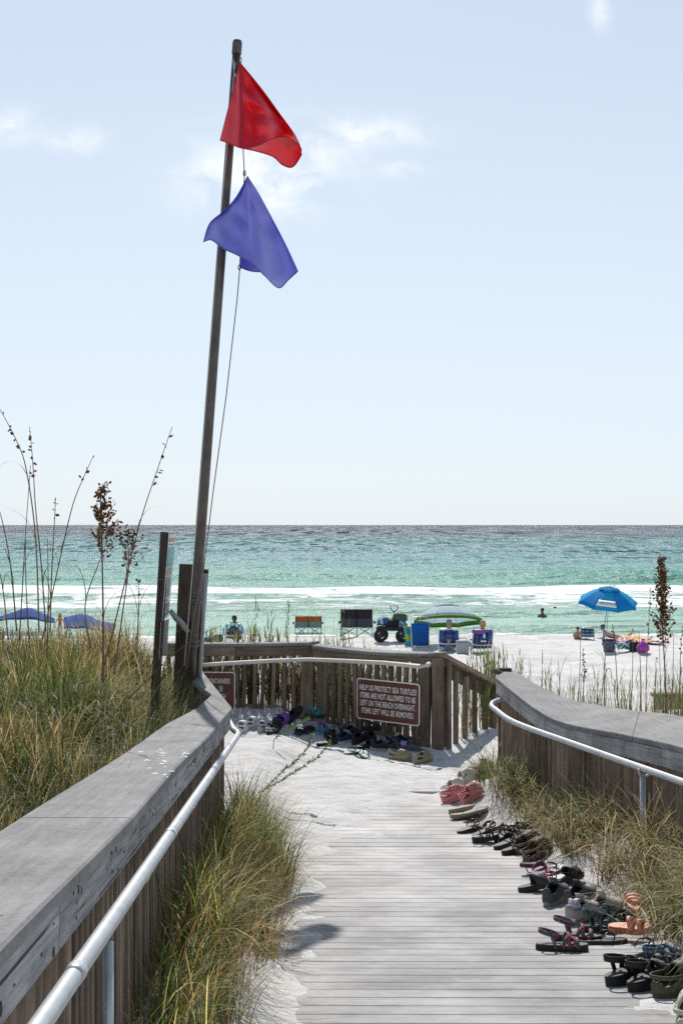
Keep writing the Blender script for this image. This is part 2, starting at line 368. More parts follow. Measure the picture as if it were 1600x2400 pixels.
def tag(o, label=None, cat=None, group=None, kind=None):
    if label: o['label'] = label
    if cat: o['category'] = cat
    if group: o['group'] = group
    if kind: o['kind'] = kind
    return o
def np_mesh(name, verts, quads, mat, cols=None, parent=None, smooth=False):
    me = bpy.data.meshes.new(name); nv = len(verts); nq = len(quads)
    me.vertices.add(nv); me.vertices.foreach_set('co', np.asarray(verts, np.float32).ravel())
    me.loops.add(nq * 4); me.loops.foreach_set('vertex_index', np.asarray(quads, np.int32).ravel())
    me.polygons.add(nq); me.polygons.foreach_set('loop_start', np.arange(0, nq * 4, 4, dtype=np.int32))
    if smooth: me.polygons.foreach_set('use_smooth', np.ones(nq, bool))
    me.update(calc_edges=True)
    if cols is not None:
        a = me.attributes.new('Col', 'FLOAT_COLOR', 'POINT')
        c = np.ones((nv, 4), np.float32); c[:, :3] = cols; a.data.foreach_set('color', c.ravel())
    me.materials.append(MATS[mat] if isinstance(mat, str) else mat)
    o = bpy.data.objects.new(name, me); COL.objects.link(o)
    if parent is not None: o.parent = parent
    return o
BOARD_CACHE = {}
def board(name, mat, L, W, H, M, parent, off=(0, 0, 0), bev=.004):
    "board with its length along local X, its own object, mesh shared between equal sizes"
    key = (name, mat, round(L, 2), round(W, 3), round(H, 3))
    me = BOARD_CACHE.get(key)
    if me is None:
        t = MB().box((0, 0, 0), (round(L, 2), W, H), bev=bev).build(name, mat); me = t.data; bpy.data.objects.remove(t); BOARD_CACHE[key] = me
    o = bpy.data.objects.new(name, me); COL.objects.link(o); o.parent = parent
    o.matrix_local = Matrix.Translation(-Vector(off)) @ M
    return o
def frame(p0, p1, up=(0, 0, 1)):
    "matrix at the middle of p0-p1 with X along it, Z as near to up as can be"
    p0, p1, up = Vector(p0), Vector(p1), Vector(up); x = (p1 - p0).normalized(); y = up.cross(x)
    if y.length < 1e-5: y = Vector((0, 1, 0)).cross(x)
    y.normalize(); z = x.cross(y)
    return Matrix(((x.x, y.x, z.x, (p0.x + p1.x) / 2), (x.y, y.y, z.y, (p0.y + p1.y) / 2), (x.z, y.z, z.z, (p0.z + p1.z) / 2), (0, 0, 0, 1)))
def beam(name, mat, p0, p1, W, H, parent, off=(0, 0, 0), up=(0, 0, 1), bev=.004):
    return board(name, mat, (Vector(p1) - Vector(p0)).length, W, H, frame(p0, p1, up), parent, off, bev)
def catmull(pts, n=6):
    pts = [Vector(p) for p in pts]; out = []
    for i in range(len(pts) - 1):
        p0 = pts[max(i - 1, 0)]; p1 = pts[i]; p2 = pts[i + 1]; p3 = pts[min(i + 2, len(pts) - 1)]
        for k in range(n):
            t = k / n; out.append(.5 * ((2 * p1) + (p2 - p0) * t + (2 * p0 - 5 * p1 + 4 * p2 - p3) * t * t + (3 * p1 - p0 - 3 * p2 + p3) * t ** 3))
    out.append(pts[-1]); return out
# ------------------------------------------------------------------ beach sand
def axis(*segs):
    out = []
    for a, b, st in segs: out += list(np.arange(a, b - 1e-9, st))
    out.append(segs[-1][1]); return np.array(out)
def grid_mesh(name, X, Y, Z, mat, cols=None):
    ny, nx = X.shape
    v = np.stack([X, Y, Z], -1).reshape(-1, 3)
    i = np.arange(ny * nx).reshape(ny, nx)
    q = np.stack([i[:-1, :-1], i[:-1, 1:], i[1:, 1:], i[1:, :-1]], -1).reshape(-1, 4)
    return np_mesh(name, v, q, mat, cols, smooth=True)
def build_sand():
    xs = axis((-90, -30, 6), (-30, -8, 1.0), (-8, -3, .3), (-3, -1.2, .12), (-1.2, 2.6, .04), (2.6, 6, .16), (6, 30, .5), (30, 90, 6))
    ys = axis((-4, 4, .4), (4, 17, .05), (17, 24, .12), (24, 72, .2), (72, 96, 2))
    X, Y = np.meshgrid(xs, ys); Z = ground(X, Y)
    o = grid_mesh('beach_sand', X, Y, Z, 'white_sand'); tag(o, kind='structure')
build_sand()

# ------------------------------------------------------------------ sea
def sea_material():
    m, N, L, b = new_mat('sea_water')
    geo = N.new('ShaderNodeNewGeometry'); sep = N.new('ShaderNodeSeparateXYZ'); L.new(geo.outputs['Position'], sep.inputs[0])
    def mth(op, a, b_=None, c=None):
        n = N.new('ShaderNodeMath'); n.operation = op
        for i, v in enumerate((a, b_, c)):
            if v is None: continue
            if isinstance(v, (int, float)): n.inputs[i].default_value = v
            else: L.new(v, n.inputs[i])
        return n.outputs[0]
    def noise(s, sc, d=4, r=.6, dist=0):
        mp = N.new('ShaderNodeMapping'); mp.inputs['Scale'].default_value = sc; L.new(geo.outputs['Position'], mp.inputs[0])
        n = N.new('ShaderNodeTexNoise'); n.inputs['Scale'].default_value = s; n.inputs['Detail'].default_value = d; n.inputs['Roughness'].default_value = r; n.inputs['Distortion'].default_value = dist
        L.new(mp.outputs[0], n.inputs['Vector']); return n.outputs[0]
    # colour by depth, the distance from the shore; streak noise paints in dark swell shading
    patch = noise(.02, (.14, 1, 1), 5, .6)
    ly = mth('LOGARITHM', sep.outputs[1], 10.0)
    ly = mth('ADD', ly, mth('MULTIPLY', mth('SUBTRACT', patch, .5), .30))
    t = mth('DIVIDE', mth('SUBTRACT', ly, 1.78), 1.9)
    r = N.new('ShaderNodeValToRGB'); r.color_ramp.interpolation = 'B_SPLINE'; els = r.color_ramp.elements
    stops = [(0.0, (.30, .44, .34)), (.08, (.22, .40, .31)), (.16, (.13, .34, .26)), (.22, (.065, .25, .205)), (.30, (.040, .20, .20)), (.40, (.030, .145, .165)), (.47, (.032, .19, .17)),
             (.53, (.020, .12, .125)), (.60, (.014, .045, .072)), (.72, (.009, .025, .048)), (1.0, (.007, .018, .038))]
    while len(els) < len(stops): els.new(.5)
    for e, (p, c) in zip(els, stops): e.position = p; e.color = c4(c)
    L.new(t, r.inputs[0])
    # foam, carried by the mesh where the waves break, torn by noise
    fa = N.new('ShaderNodeAttribute'); fa.attribute_name = 'Col'
    fs = N.new('ShaderNodeSeparateColor'); L.new(fa.outputs['Color'], fs.inputs[0])
    tear = noise(.55, (.55, 1, 1), 9, .74, .8)
    foam = mth('MULTIPLY', mth('SUBTRACT', mth('ADD', mth('MULTIPLY', mth('SUBTRACT', tear, .5), 3.0), mth('MULTIPLY', fs.outputs[0], .95)), .36), 2.2); foam.node.use_clamp = True
    mx = N.new('ShaderNodeMix'); mx.data_type = 'RGBA'; L.new(foam, mx.inputs[0]); L.new(r.outputs[0], mx.inputs[6]); mx.inputs[7].default_value = (.74, .77, .75, 1)
    L.new(mx.outputs[2], b.inputs['Base Color'])
    L.new(mth('MULTIPLY_ADD', foam, .5, .27), b.inputs['Roughness']); b.inputs['IOR'].default_value = 1.33
    b.inputs['Specular IOR Level'].default_value = .13
    # waves and chop
    w1 = noise(.55, (.30, 1, 1), 4, .55, .3); w2 = noise(2.6, (.5, 1, 1), 5, .68, .3); w3 = noise(.11, (.4, 1, 1), 3, .5)
    h = mth('ADD', mth('MULTIPLY', w1, 1.0), mth('ADD', mth('ADD', mth('MULTIPLY', w2, .16), mth('MULTIPLY', mth('MULTIPLY', tear, foam), .35)), mth('MULTIPLY', w3, 3.6)))
    w4 = noise(.022, (.35, 1, 1), 4, .6, .3)
    h = mth('ADD', h, mth('MULTIPLY', w4, 9.0))
    bp = N.new('ShaderNodeBump'); bp.inputs['Strength'].default_value = 1.0; bp.inputs['Distance'].default_value = 1.0
    L.new(h, bp.inputs['Height'])
    # small tilted facets of the chop, longer ones farther out where the waves are longer
    def facets(sx, sy):
        mp = N.new('ShaderNodeMapping'); mp.inputs['Scale'].default_value = (1 / sx, 1 / sy, 0); L.new(geo.outputs['Position'], mp.inputs[0])
        v = N.new('ShaderNodeTexVoronoi'); v.inputs['Scale'].default_value = 1.0; L.new(mp.outputs[0], v.inputs['Vector']); return v.outputs['Color']
    def sel(y0, y1, a, c):
        mr = N.new('ShaderNodeMapRange'); mr.inputs[1].default_value = y0; mr.inputs[2].default_value = y1; L.new(sep.outputs[1], mr.inputs[0])
        mx_ = N.new('ShaderNodeMix'); mx_.data_type = 'RGBA'; L.new(mr.outputs[0], mx_.inputs[0]); L.new(a, mx_.inputs[6]); L.new(c, mx_.inputs[7]); return mx_.outputs[2]
    fc = sel(140, 150, facets(.42, 1.2), sel(300, 310, facets(.95, 4.5), sel(700, 710, facets(2.4, 18.0), facets(7.0, 110.0))))
    sb = N.new('ShaderNodeVectorMath'); sb.operation = 'SUBTRACT'; L.new(fc, sb.inputs[0]); sb.inputs[1].default_value = (.5, .5, .5)
    ml = N.new('ShaderNodeVectorMath'); ml.operation = 'MULTIPLY'; L.new(sb.outputs[0], ml.inputs[0]); ml.inputs[1].default_value = (1.5, 1.15, 0)
    fy = N.new('ShaderNodeMapRange'); fy.inputs[1].default_value = 75; fy.inputs[2].default_value = 420; fy.inputs[3].default_value = .16; fy.inputs[4].default_value = .9; L.new(sep.outputs[1], fy.inputs[0])
    bi = N.new('ShaderNodeVectorMath'); bi.operation = 'ADD'; L.new(ml.outputs[0], bi.inputs[0]); bi.inputs[1].default_value = (0, -.22, 0)
    nf = N.new('ShaderNodeMath'); nf.operation = 'SUBTRACT'; nf.inputs[0].default_value = 1.0; L.new(foam, nf.inputs[1])
    ms_ = N.new('ShaderNodeVectorMath'); ms_.operation = 'SCALE'; L.new(bi.outputs[0], ms_.inputs[0]); L.new(mth('MULTIPLY', nf.outputs[0], fy.outputs[0]), ms_.inputs['Scale'])
    an = N.new('ShaderNodeVectorMath'); an.operation = 'ADD'; L.new(bp.outputs[0], an.inputs[0]); L.new(ms_.outputs[0], an.inputs[1])
    no = N.new('ShaderNodeVectorMath'); no.operation = 'NORMALIZE'; L.new(an.outputs[0], no.inputs[0])
    # white water scatters light all through: its fine slopes hardly shade it
    fm = N.new('ShaderNodeMix'); fm.data_type = 'VECTOR'; L.new(mth('MULTIPLY', foam, .62), fm.inputs[0]); L.new(no.outputs[0], fm.inputs[4]); fm.inputs[5].default_value = (0, .25, .97)
    n2 = N.new('ShaderNodeVectorMath'); n2.operation = 'NORMALIZE'; L.new(fm.outputs[1], n2.inputs[0]); L.new(n2.outputs[0], b.inputs['Normal'])
    MATS['sea_water'] = m
sea_material()
def build_sea():
    ys = np.concatenate([np.arange(60, 150, .3), np.arange(150, 500, 1.6), 500 * np.geomspace(1, 30000 / 500, 110)])
    us = np.linspace(-1, 1, 420); us = np.sign(us) * (.30 * np.abs(us) + .9 * np.abs(us) ** 6)
    Y, U = np.meshgrid(ys, us, indexing='ij'); X = U * Y
    Z = np.zeros_like(X); foam = np.zeros_like(X)
    fade = np.exp(-((Y - 60) / 330.0) ** 2); Z += np.exp(-((Y - 260) / 150.0) ** 2) * .42 * vnoise(X * .016, Y * .085 + .6 * vnoise(X * .01, Y * .02, 64), 63) * 2
    Z += fade * (.16 * fbm(X * .035, Y * .16, 61, 3) + .10 * fbm(X * .12, Y * .5, 62, 3))
    def breaker(y0, wob, h, back, front, amp, seed, broken, flen=4.0):
        nonlocal Z, foam
        yc = y0 + wob * fbm(X * .012, X * 0 + seed, seed, 3) * 2
        d = Y - yc
        ridge = np.where(d > 0, np.exp(-(d / back) ** 2), np.exp(-(d / front) ** 2))
        vary = np.clip(.75 + 1.3 * fbm(X * .03, X * 0 + 3.3, seed + 5, 3), .15, 1.3)
        Z += h * ridge * vary
        b = np.clip(broken + 1.5 * fbm(X * .035, X * 0 + 7.7, seed + 9, 3), 0, 1)
        foam = np.maximum(foam, amp * b * np.where(d < .3, np.exp(-(np.minimum(d, 0) / flen) ** 4), np.exp(-(d / .55) ** 2)))
    breaker(131, 3.0, .95, 5, 2.4, .35, 71, .0)
    breaker(113, 3.0, .80, 3.6, 1.5, 1.0, 72, .95, 8.5)
    breaker(101, 2.5, .30, 3.0, 1.2, .80, 73, .75, 6.0)
    breaker(93, 2.6, .42, 2.6, 1.1, .88, 74, .85, 5.5)
    breaker(84, 2.0, .18, 2.4, 1.1, .6, 75, .45)
    breaker(71, 1.2, .10, 2.0, .8, .5, 76, .2)
    # foam streaks left lying between the breakers
    st = sst(80, 88, Y) * (1 - sst(112, 122, Y))
    foam = np.maximum(foam, st * (.46 + .8 * fbm(X * .08, Y * .30, 81, 4)))
    # lacy edge on the sand
    shore = ground(X, Y); edge = np.abs(Z - shore - .03)
    foam = np.where(Y < 72, np.maximum(foam, .85 * np.exp(-(edge / .035) ** 2)), foam)
    Z = np.where(Y < 63, np.minimum(Z, .02), Z)
    cols = np.zeros((X.size, 3), np.float32); cols[:, 0] = foam.ravel()
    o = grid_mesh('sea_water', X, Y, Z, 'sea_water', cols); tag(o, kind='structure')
build_sea()

# ------------------------------------------------------------------ boardwalk planks
def build_deck():
    deck = empty('boardwalk', (0, 0, 0)); tag(deck, kind='structure')
    for nm, y, y_end in (('plank', 2.4, 12.7), ('plank', 13.3, 15.6)):
        while y < y_end:
            z = float(deck_z(y)) - .0175 + random.uniform(-.0006, .0006)
            M = Matrix.Translation((.42 + random.uniform(-.03, .03), y, z)) @ Euler((-SLOPE if y < RAMP_END else 0, random.uniform(-.001, .001), random.uniform(-.0035, .0035) - .006)).to_matrix().to_4x4()
            board(nm, 'deck_wood', 2.66, .1383, .035, M, deck, bev=.004)
            y += .1415
    for x in (-.6, .4, 1.4): beam('joist', 'post_wood', (x, 2.3, float(deck_z(2.3)) - .12), (x, RAMP_END, float(deck_z(RAMP_END)) - .12), .05, .15, deck)
build_deck()

# ------------------------------------------------------------------ railings
def cap_boards(parent, off, inner, outer, th=.038, gap=.005, name='cap_board'):
    "one board of the rail cap, following two edge lines"
    mb = MB(); n = len(inner); rows = []
    for i in range(n):
        a, c = Vector(inner[i]), Vector(outer[i]); d = Vector((0, 0, th)); e = (c - a).normalized() * .007; g = Vector((0, 0, .007))
        rows.append([a - d, a - g, a + e, c - e, c - g, c - d, a - d])
    t0 = (Vector(inner[1]) - Vector(inner[0])).normalized() * gap; t1 = (Vector(inner[-2]) - Vector(inner[-1])).normalized() * gap
    rows[0] = [p + t0 for p in rows[0]]; rows[-1] = [p + t1 for p in rows[-1]]
    mb.grid(rows); mb.add(rows[0][:6], [(0, 1, 2, 3, 4, 5)]); mb.add(rows[-1][:6], [(5, 4, 3, 2, 1, 0)])
    return mb.build(name, 'cap_board', parent, off=off)
def balusters(parent, off, path, zb, spacing=.11, w=.042, top=.045, lean=.006, mat='fence_wood', depth=None):
    "uprights along a path of top points; zb(x, y) gives the foot height"
    path = [Vector(p) for p in path]; acc = spacing * .5; n = 0
    for i in range(len(path) - 1):
        a, c = path[i], path[i + 1]; L = math.hypot(c.x - a.x, c.y - a.y); d = (c - a) / max(L, 1e-6)
        while acc < L:
            p = a + d * acc; q = Vector((p.x + random.gauss(0, lean), p.y + random.gauss(0, lean), zb(p.x, p.y)))
            up = Vector((d.x, d.y, 0))
            tp = p - Vector((0, 0, top)); hh = round((tp.z - q.z) / .04) * .04; q = tp + (q - tp).normalized() * hh
            beam('baluster', mat, q, tp, w, w * .9, parent, off, up=up); acc += spacing * random.uniform(.94, 1.06); n += 1
        acc -= L
    return n
def pipe(parent, off, pts, r, mat='galvanised', name='handrail', n=14):
    return MB().tube(pts, r, n).build(name, mat, parent, smooth=True, off=off)
def fascia(parent, off, pts, h, th, top, joints, mat='fascia_wood'):
    pts = [Vector(p) for p in pts]
    for a, c in zip(joints[:-1], joints[1:]):
        p0 = pts[a] - Vector((0, 0, top + h / 2)); p1 = pts[c] - Vector((0, 0, top + h / 2)); d = (p1 - p0).normalized() * .002
        beam('fascia_board', mat, p0 + d, p1 - d, th, h, parent, off, bev=.006)

def cap_z(y): return EYE - min(.6 + SLOPE * y, 1.43)
def left_railing():
    off = Vector((-.8, 6, float(deck_z(6)))); root = empty('ramp_railing', off)
    tag(root, 'long grey capped railing with metal handrail in the left foreground', 'railing')
    ji = [1.2, 2.2, 4.62, 7.9, 11.08]
    for a, c in zip(ji[:-1], ji[1:]):
        ys = np.linspace(a, c, 6); wob = lambda y: .008 * math.sin(y * 1.7)
        inn = [(float(cap_in_x(y)) + wob(y), y, cap_z(y)) for y in ys]
        out = [(float(cap_in_x(y)) - .345 + (.11 * max(0, (y - 9.5) / 1.58)) + .012 * math.sin(y * 1.1), y + .88 * max(0, (y - 8.5) / 2.58), cap_z(y + .88 * max(0, (y - 8.5) / 2.58))) for y in ys]
        cap_boards(root, off, inn, out)
    # beyond the ramp the cap turns left round the platform
    cap_boards(root, off, [(-.85, 11.08, cap_z(12)), (-1.345, 13.8, cap_z(13) + .01)], [(-1.09, 11.96, cap_z(12)), (-1.56, 13.75, cap_z(13) + .01)])
    fx = lambda y: (float(cap_in_x(y)) - .035, y, cap_z(y))
    fascia(root, off, [fx(y) for y in (1.2, 3.4, 6.1, 8.9, 11.06)], .125, .04, .040, [0, 1, 2, 3, 4])
    fascia(root, off, [(-.885, 11.1, cap_z(12)), (-1.375, 13.75, cap_z(13))], .125, .04, .040, [0, 1])
    bx = lambda y: (float(cap_in_x(y)) - .078, y, cap_z(y))
    balusters(root, off, [bx(1.6), bx(11.0)], lambda x, y: float(deck_z(y)) - .06, .105, .04)
    balusters(root, off, [(-.93, 11.1, cap_z(12)), (-1.41, 13.7, cap_z(13))], lambda x, y: float(deck_z(y)) + .05, .11, .04)
    for y in (2.0, 3.85, 5.7, 7.55, 9.4, 11.0):
        x = float(cap_in_x(y)) - .145; beam('post', 'fence_wood', (x, y, float(deck_z(y)) - .25), (x, y, cap_z(y) - .045), .088, .088, root, off, up=(0, 1, 0))
    beam('bottom_rail', 'fence_wood', (float(cap_in_x(1.5)) - .115, 1.5, float(deck_z(1.5)) + .10), (float(cap_in_x(10.9)) - .115, 10.9, float(deck_z(10.9)) + .10), .035, .085, root, off)
    hz = lambda y: EYE - min(.8 + SLOPE * y, 1.66)
    hx = lambda y: -.545 - .0238 * y
    pts = [(hx(y), y, hz(y)) for y in (1.0, 2.5, 4.5, 6.5, 8.5, 10.4, 11.2)]
    pts = pts[:-1] + [(hx(11.2), 11.15, hz(11.2)), (hx(11.3) - .01, 11.3, hz(11.2)), (hx(11.4) - .05, 11.42, hz(11.2) + .005), (-.93, 11.75, hz(11.3) + .04)]
    pipe(root, off, pts, .0235)
    for y in (3.3, 5.6, 8.5): MB().tube([(hx(y), y, hz(y)), (hx(y + .07), y + .07, hz(y + .07))], .0255, 14).build('handrail_sleeve', 'galvanised', root, True, off)
    for y in (2.9, 5.0, 7.1, 9.2):
        MB().tube([(hx(y), y, hz(y) - .02), (hx(y) - .02, y, hz(y) - .07), (float(cap_in_x(y)) - .03, y, hz(y) - .075)], .008, 8).build('handrail_bracket', 'galvanised', root, True, off)
    for y in (4.1,):
        MB().tube([(hx(y) - .03, y, hz(y) - .09), (hx(y) - .03, y, float(deck_z(y)) - .1)], .017, 10).build('handrail_post', 'galvanised', root, True, off)
    # knots, rusty bolt holes and splits in the fascia
    plain('knot_dark', (.035, .024, .018), .9); mb = MB()
    for k in range(60):
        y = random.uniform(2.4, 11); x = float(cap_in_x(y)) - .0137; z = cap_z(y) - .04 - random.uniform(.02, .11); a_ = random.uniform(.004, .014) * (2 if k % 4 == 0 else 1); b_ = random.uniform(.003, .007) if k % 3 else random.uniform(.01, .022)
        mb.add([(x, y + a_ * math.cos(t) * random.uniform(.7, 1.2), z - SLOPE * a_ * math.cos(t) + b_ * math.sin(t) * random.uniform(.7, 1.2)) for t in np.linspace(0, 6.28, 9)[:-1]], [tuple(range(8))])
    mb.build('knots', 'knot_dark', root, off=off)['kind'] = 'stuff'
    # white droppings on the cap
    plain('white_splash', (.78, .78, .76), .7)
    mb = MB()
    for k in range(26):
        px, py = (random.gauss(375, 24), random.gauss(1783, 22)) if k < 20 else (random.gauss(420, 10), random.gauss(1767, 5)); ang_ = random.uniform(-.2, .5)
        d_ = .6 / max(.02, ((py - 1230) / F - SLOPE)); p = at(px, py, d_); r_ = random.uniform(.006, .022); z = cap_z(p.y) + .0012; r_ *= .7
        mb.add([(p.x + r_ * random.uniform(.6, 1.2) * math.cos(a) * (1.6 if k % 2 else .8), p.y + 2.2 * r_ * random.uniform(.6, 1.2) * math.sin(a), z - SLOPE * 2.2 * r_ * math.sin(a)) for a in np.linspace(0, 6.28, 10)[:-1]], [tuple(range(9))])
    mb.build('white_splash', 'white_splash', root, off=off)['kind'] = 'stuff'
left_railing()

RIN = [at(1159, 1587, 14.0), at(1249, 1658, 12.0), at(1321, 1694, 11.3), at(1459, 1721, 10.2), at(1600, 1752, 8.9), Vector((2.22, 6.6, EYE - 1.20)), Vector((2.26, 4.0, EYE - 1.0))]
ROUT = [at(1195, 1566, 14.9), at(1268, 1610, 13.5), at(1344, 1641, 12.75), at(1478, 1664, 11.5), at(1600, 1681, 10.35), Vector((2.60, 7.4, EYE - 1.21)), Vector((2.62, 4.2, EYE - 1.0))]
def right_railing():
    off = Vector((2.0, 10, float(deck_z(10)))); root = empty('ramp_railing', off)
    tag(root, 'curving grey capped railing with white metal handrail, behind the row of shoes', 'railing')
    i_ = catmull(RIN, 6); o_ = catmull(ROUT, 6)
    for p, q in zip(i_, o_): q.z = .5 * q.z + .5 * p.z + .002
    cuts = [0, 19, 25, len(i_) - 1]
    for a, c in zip(cuts[:-1], cuts[1:]): cap_boards(root, off, i_[a:c + 1], o_[a:c + 1], th=.036)
    ins = []
    for k, p in enumerate(i_):
        t = (i_[min(k + 1, len(i_) - 1)] - i_[max(k - 1, 0)]); nrm = Vector((-t.y, t.x, 0)).normalized()
        if nrm.x < 0: nrm = -nrm
        ins.append((p, nrm))
    fascia(root, off, [p + n * .032 for p, n in ins], .125, .04, .038, [0, 4, 8, 12, 15, 18, 22, 26, 31, 36])
    balusters(root, off, [p + n * .075 for p, n in ins], lambda x, y: min(gz(x, y), float(deck_z(y))) - .05, .10, .042)
    for k in (0, 8, 14, 20, 26, 31):
        p, n = ins[k]; q = p + n * .15; beam('post', 'fence_wood', (q.x, q.y, float(deck_z(q.y)) - .2), (q.x, q.y, p.z - .042), .088, .088, root, off, up=(0, 1, 0))
    # end post standing above the cap
    e = at(1182, 1596, 14.6); beam('end_post', 'post_wood', (e.x, e.y, EYE - 2.6), (e.x, e.y, at(0, 1566, 14.6).z), .13, .10, root, off, up=(0, 1, 0))
    c0 = at(1160, 1566, 14.6); c1 = at(1208, 1584, 14.5)
    beam('end_post_cap', 'post_wood', c0 - Vector((0, 0, .02)), c1 - Vector((0, 0, .02)), .14, .045, root, off)
    hp = [at(1172, 1640, 13.75), at(1156, 1646, 13.5), at(1151, 1654, 13.3), at(1162, 1664, 13.0), at(1207, 1694, 12.1), at(1344, 1744, 10.75), at(1480, 1792, 9.6), at(1600, 1834, 8.6), Vector((2.12, 6.5, EYE - 1.38)), Vector((2.15, 4, EYE - 1.18))]
    pipe(root, off, catmull(hp, 5), .0235)
    for px, py, Y, yb in ((1505, 1800, 9.4, 2060),):
        p = at(px, py, Y); n = Vector((.05, .02, 0)); foot = gz(p.x + .05, p.y) - .05
        MB().tube([p + Vector((-.03, -.01, -.005)), p + Vector((-.02, -.01, -.045)), p + Vector((.02, 0, -.055)), p + Vector((.05, .01, -.04))], .009, 8).build('handrail_bracket', 'galvanised', root, True, off)
        MB().tube([p + Vector((.0, .0, -.055)), (p.x, p.y, foot)], .0195, 10).build('handrail_post', 'galvanised', root, True, off)
right_railing()

BZ = EYE - 1.395
BA, BB, BC = Vector((-2.1, 16.75, BZ)), Vector((-.375, 16.6, BZ + .02)), Vector((.98, 15.5, BZ - .01))
def back_railing():
    off = Vector((0, 16, EYE - 2.48)); root = empty('platform_railing', off)
    tag(root, 'weathered brown picket railing across the back of the sandy platform, signs fixed to it', 'railing')
    def seg(a, c, wd, sag=0, m0=(0, 0, 0), m1=(0, 0, 0)):
        d = (c - a).normalized(); n = Vector((-d.y, d.x, 0)); inn = []; out = []
        for k in range(7):
            t = k / 6; p = a.lerp(c, t) - Vector((0, 0, sag * math.sin(math.pi * t)))
            inn.append(p); out.append(p + n * wd)
        out[0] = out[0] + Vector(m0); out[-1] = out[-1] + Vector(m1); return inn, out
    i1, o1 = seg(BA, BB, .24, .01, m1=(.10, 0, 0)); cap_boards(root, off, i1, o1, .034)
    i2, o2 = seg(BB + Vector((.03, -.02, -.03)), BC, .28, .025, m0=(-.04, 0, 0), m1=(.02, -.02, 0)); cap_boards(root, off, i2, o2, .034)
    f1 = [p + Vector((0, .03, 0)) for p in i1]; fascia(root, off, f1, .115, .04, .036, [0, 3, 6], 'fence_wood')
    f2 = [p + Vector((.02, .03, 0)) for p in i2]; fascia(root, off, f2, .12, .04, .037, [0, 6], 'fence_wood')
    zb = lambda x, y: gz(x, y) - .06
    balusters(root, off, [p + Vector((0, .075, -.02)) for p in i1], zb, .115, .05, .10, .018)
    balusters(root, off, [p + Vector((.05, .06, -.02)) for p in i2], zb, .105, .05, .10, .014)
    for p, w in ((BB + Vector((-.02, .14, 0)), .13), (BB + Vector((.14, .02, 0)), .09), (BC + Vector((-.07, .10, 0)), .10), (BC + Vector((.07, .08, .0)), .13), (BC + Vector((.20, .10, -.03)), .05), (BA + Vector((.3, .14, 0)), .11)):
        beam('post', 'fence_wood', (p.x, p.y, EYE - 2.75), (p.x, p.y, p.z - .05), w, w, root, off, up=(0, 1, 0))
    br0, br1 = at(560, 1688, 16.75), at(735, 1690, 16.6)
    beam('bottom_rail', 'fence_wood', br0, br1, .04, .09, root, off)
    beam('bottom_rail', 'fence_wood', Vector((-.3, 16.62, EYE - 2.33)), Vector((.95, 15.6, EYE - 2.40)), .04, .09, root, off)
    # part that runs down beside the steps to the beach
    s0, s1 = Vector((1.04, 15.55, BZ - .03)), Vector((2.15, 18.4, EYE - 2.17))
    beam('stair_cap', 'fence_wood', s0, s1, .20, .05, root, off); beam('stair_fascia', 'post_wood', s0 - Vector((0, 0, .108)), s1 - Vector((0, 0, .108)), .04, .16, root, off)
    balusters(root, off, [s0 + Vector((.04, .0, -.04)), s1 + Vector((.04, 0, -.04))], lambda x, y: BZ - 1.12 - (y - 15.5) * .235, .40, .055, .05, .008)
    beam('stair_stringer', 'fence_wood', s0 - Vector((0, 0, 1.12)), s1 - Vector((0, 0, 1.12)), .04, .14, root, off)
    hp = [at(466, 1560, 16.4), at(500, 1557, 16.4), at(640, 1549, 16.4), at(723, 1546, 16.35), at(800, 1549, 16.0), at(900, 1554, 15.6), at(985, 1562, 15.25), at(1001, 1560, 15.3), at(1004, 1556, 15.4)]
    pipe(root, off, hp, .024, 'cream_pipe')
    for px, Y in ((560, 16.4), (690, 16.4), (850, 15.8), (960, 15.4)):
        p = at(px, 1553, Y); MB().tube([p, p + Vector((0, .04, -.06)), p + Vector((0, .16, -.06))], .008, 6).build('handrail_bracket', 'galvanised', root, True, off)
    # steps
    st = empty('beach_steps', (1.7, 17, EYE - 2.6)); tag(st, 'weathered wooden steps going down to the beach beside the picket railing', 'steps')
    for k in range(6):
        yy = 15.9 + .36 * k; beam('tread', 'deck_wood', (1.25 + .14 * k, yy, EYE - 2.62 - .15 * k), (2.6 + .14 * k, yy - .35, EYE - 2.62 - .15 * k), .28, .04, st, st.location)
back_railing()

# ------------------------------------------------------------------ lettering and signs
def lettering(text, size, sx, M, mat, parent, off, ext=.001, align='CENTER', shear=0):
    cu = bpy.data.curves.new('lettering', 'FONT'); cu.body = text; cu.size = size; cu.align_x = align; cu.align_y = 'CENTER'; cu.extrude = ext; cu.space_character = 1.08; cu.offset = size * .012; cu.resolution_u = 3
    t = bpy.data.objects.new('lettering', cu); COL.objects.link(t)
    bpy.context.view_layer.update()
    me = bpy.data.meshes.new_from_object(t.evaluated_get(bpy.context.evaluated_depsgraph_get())); bpy.data.objects.remove(t)
    me.name = 'lettering'; me.materials.clear(); me.materials.append(MATS[mat])
    o = bpy.data.objects.new('lettering', me); COL.objects.link(o); o.parent = parent
    o.matrix_local = Matrix.Translation(-Vector(off)) @ M @ Matrix.Diagonal((sx, 1, 1, 1)); return o
def rrect(w, h, r, n=5):
    pts = []
    for cx, cy, a0 in ((w / 2 - r, h / 2 - r, 0), (-w / 2 + r, h / 2 - r, 90), (-w / 2 + r, -h / 2 + r, 180), (w / 2 - r, -h / 2 + r, 270)):
        for k in range(n + 1): a = R(a0 + 90 * k / n); pts.append((cx + r * math.cos(a), cy + r * math.sin(a)))
    return pts
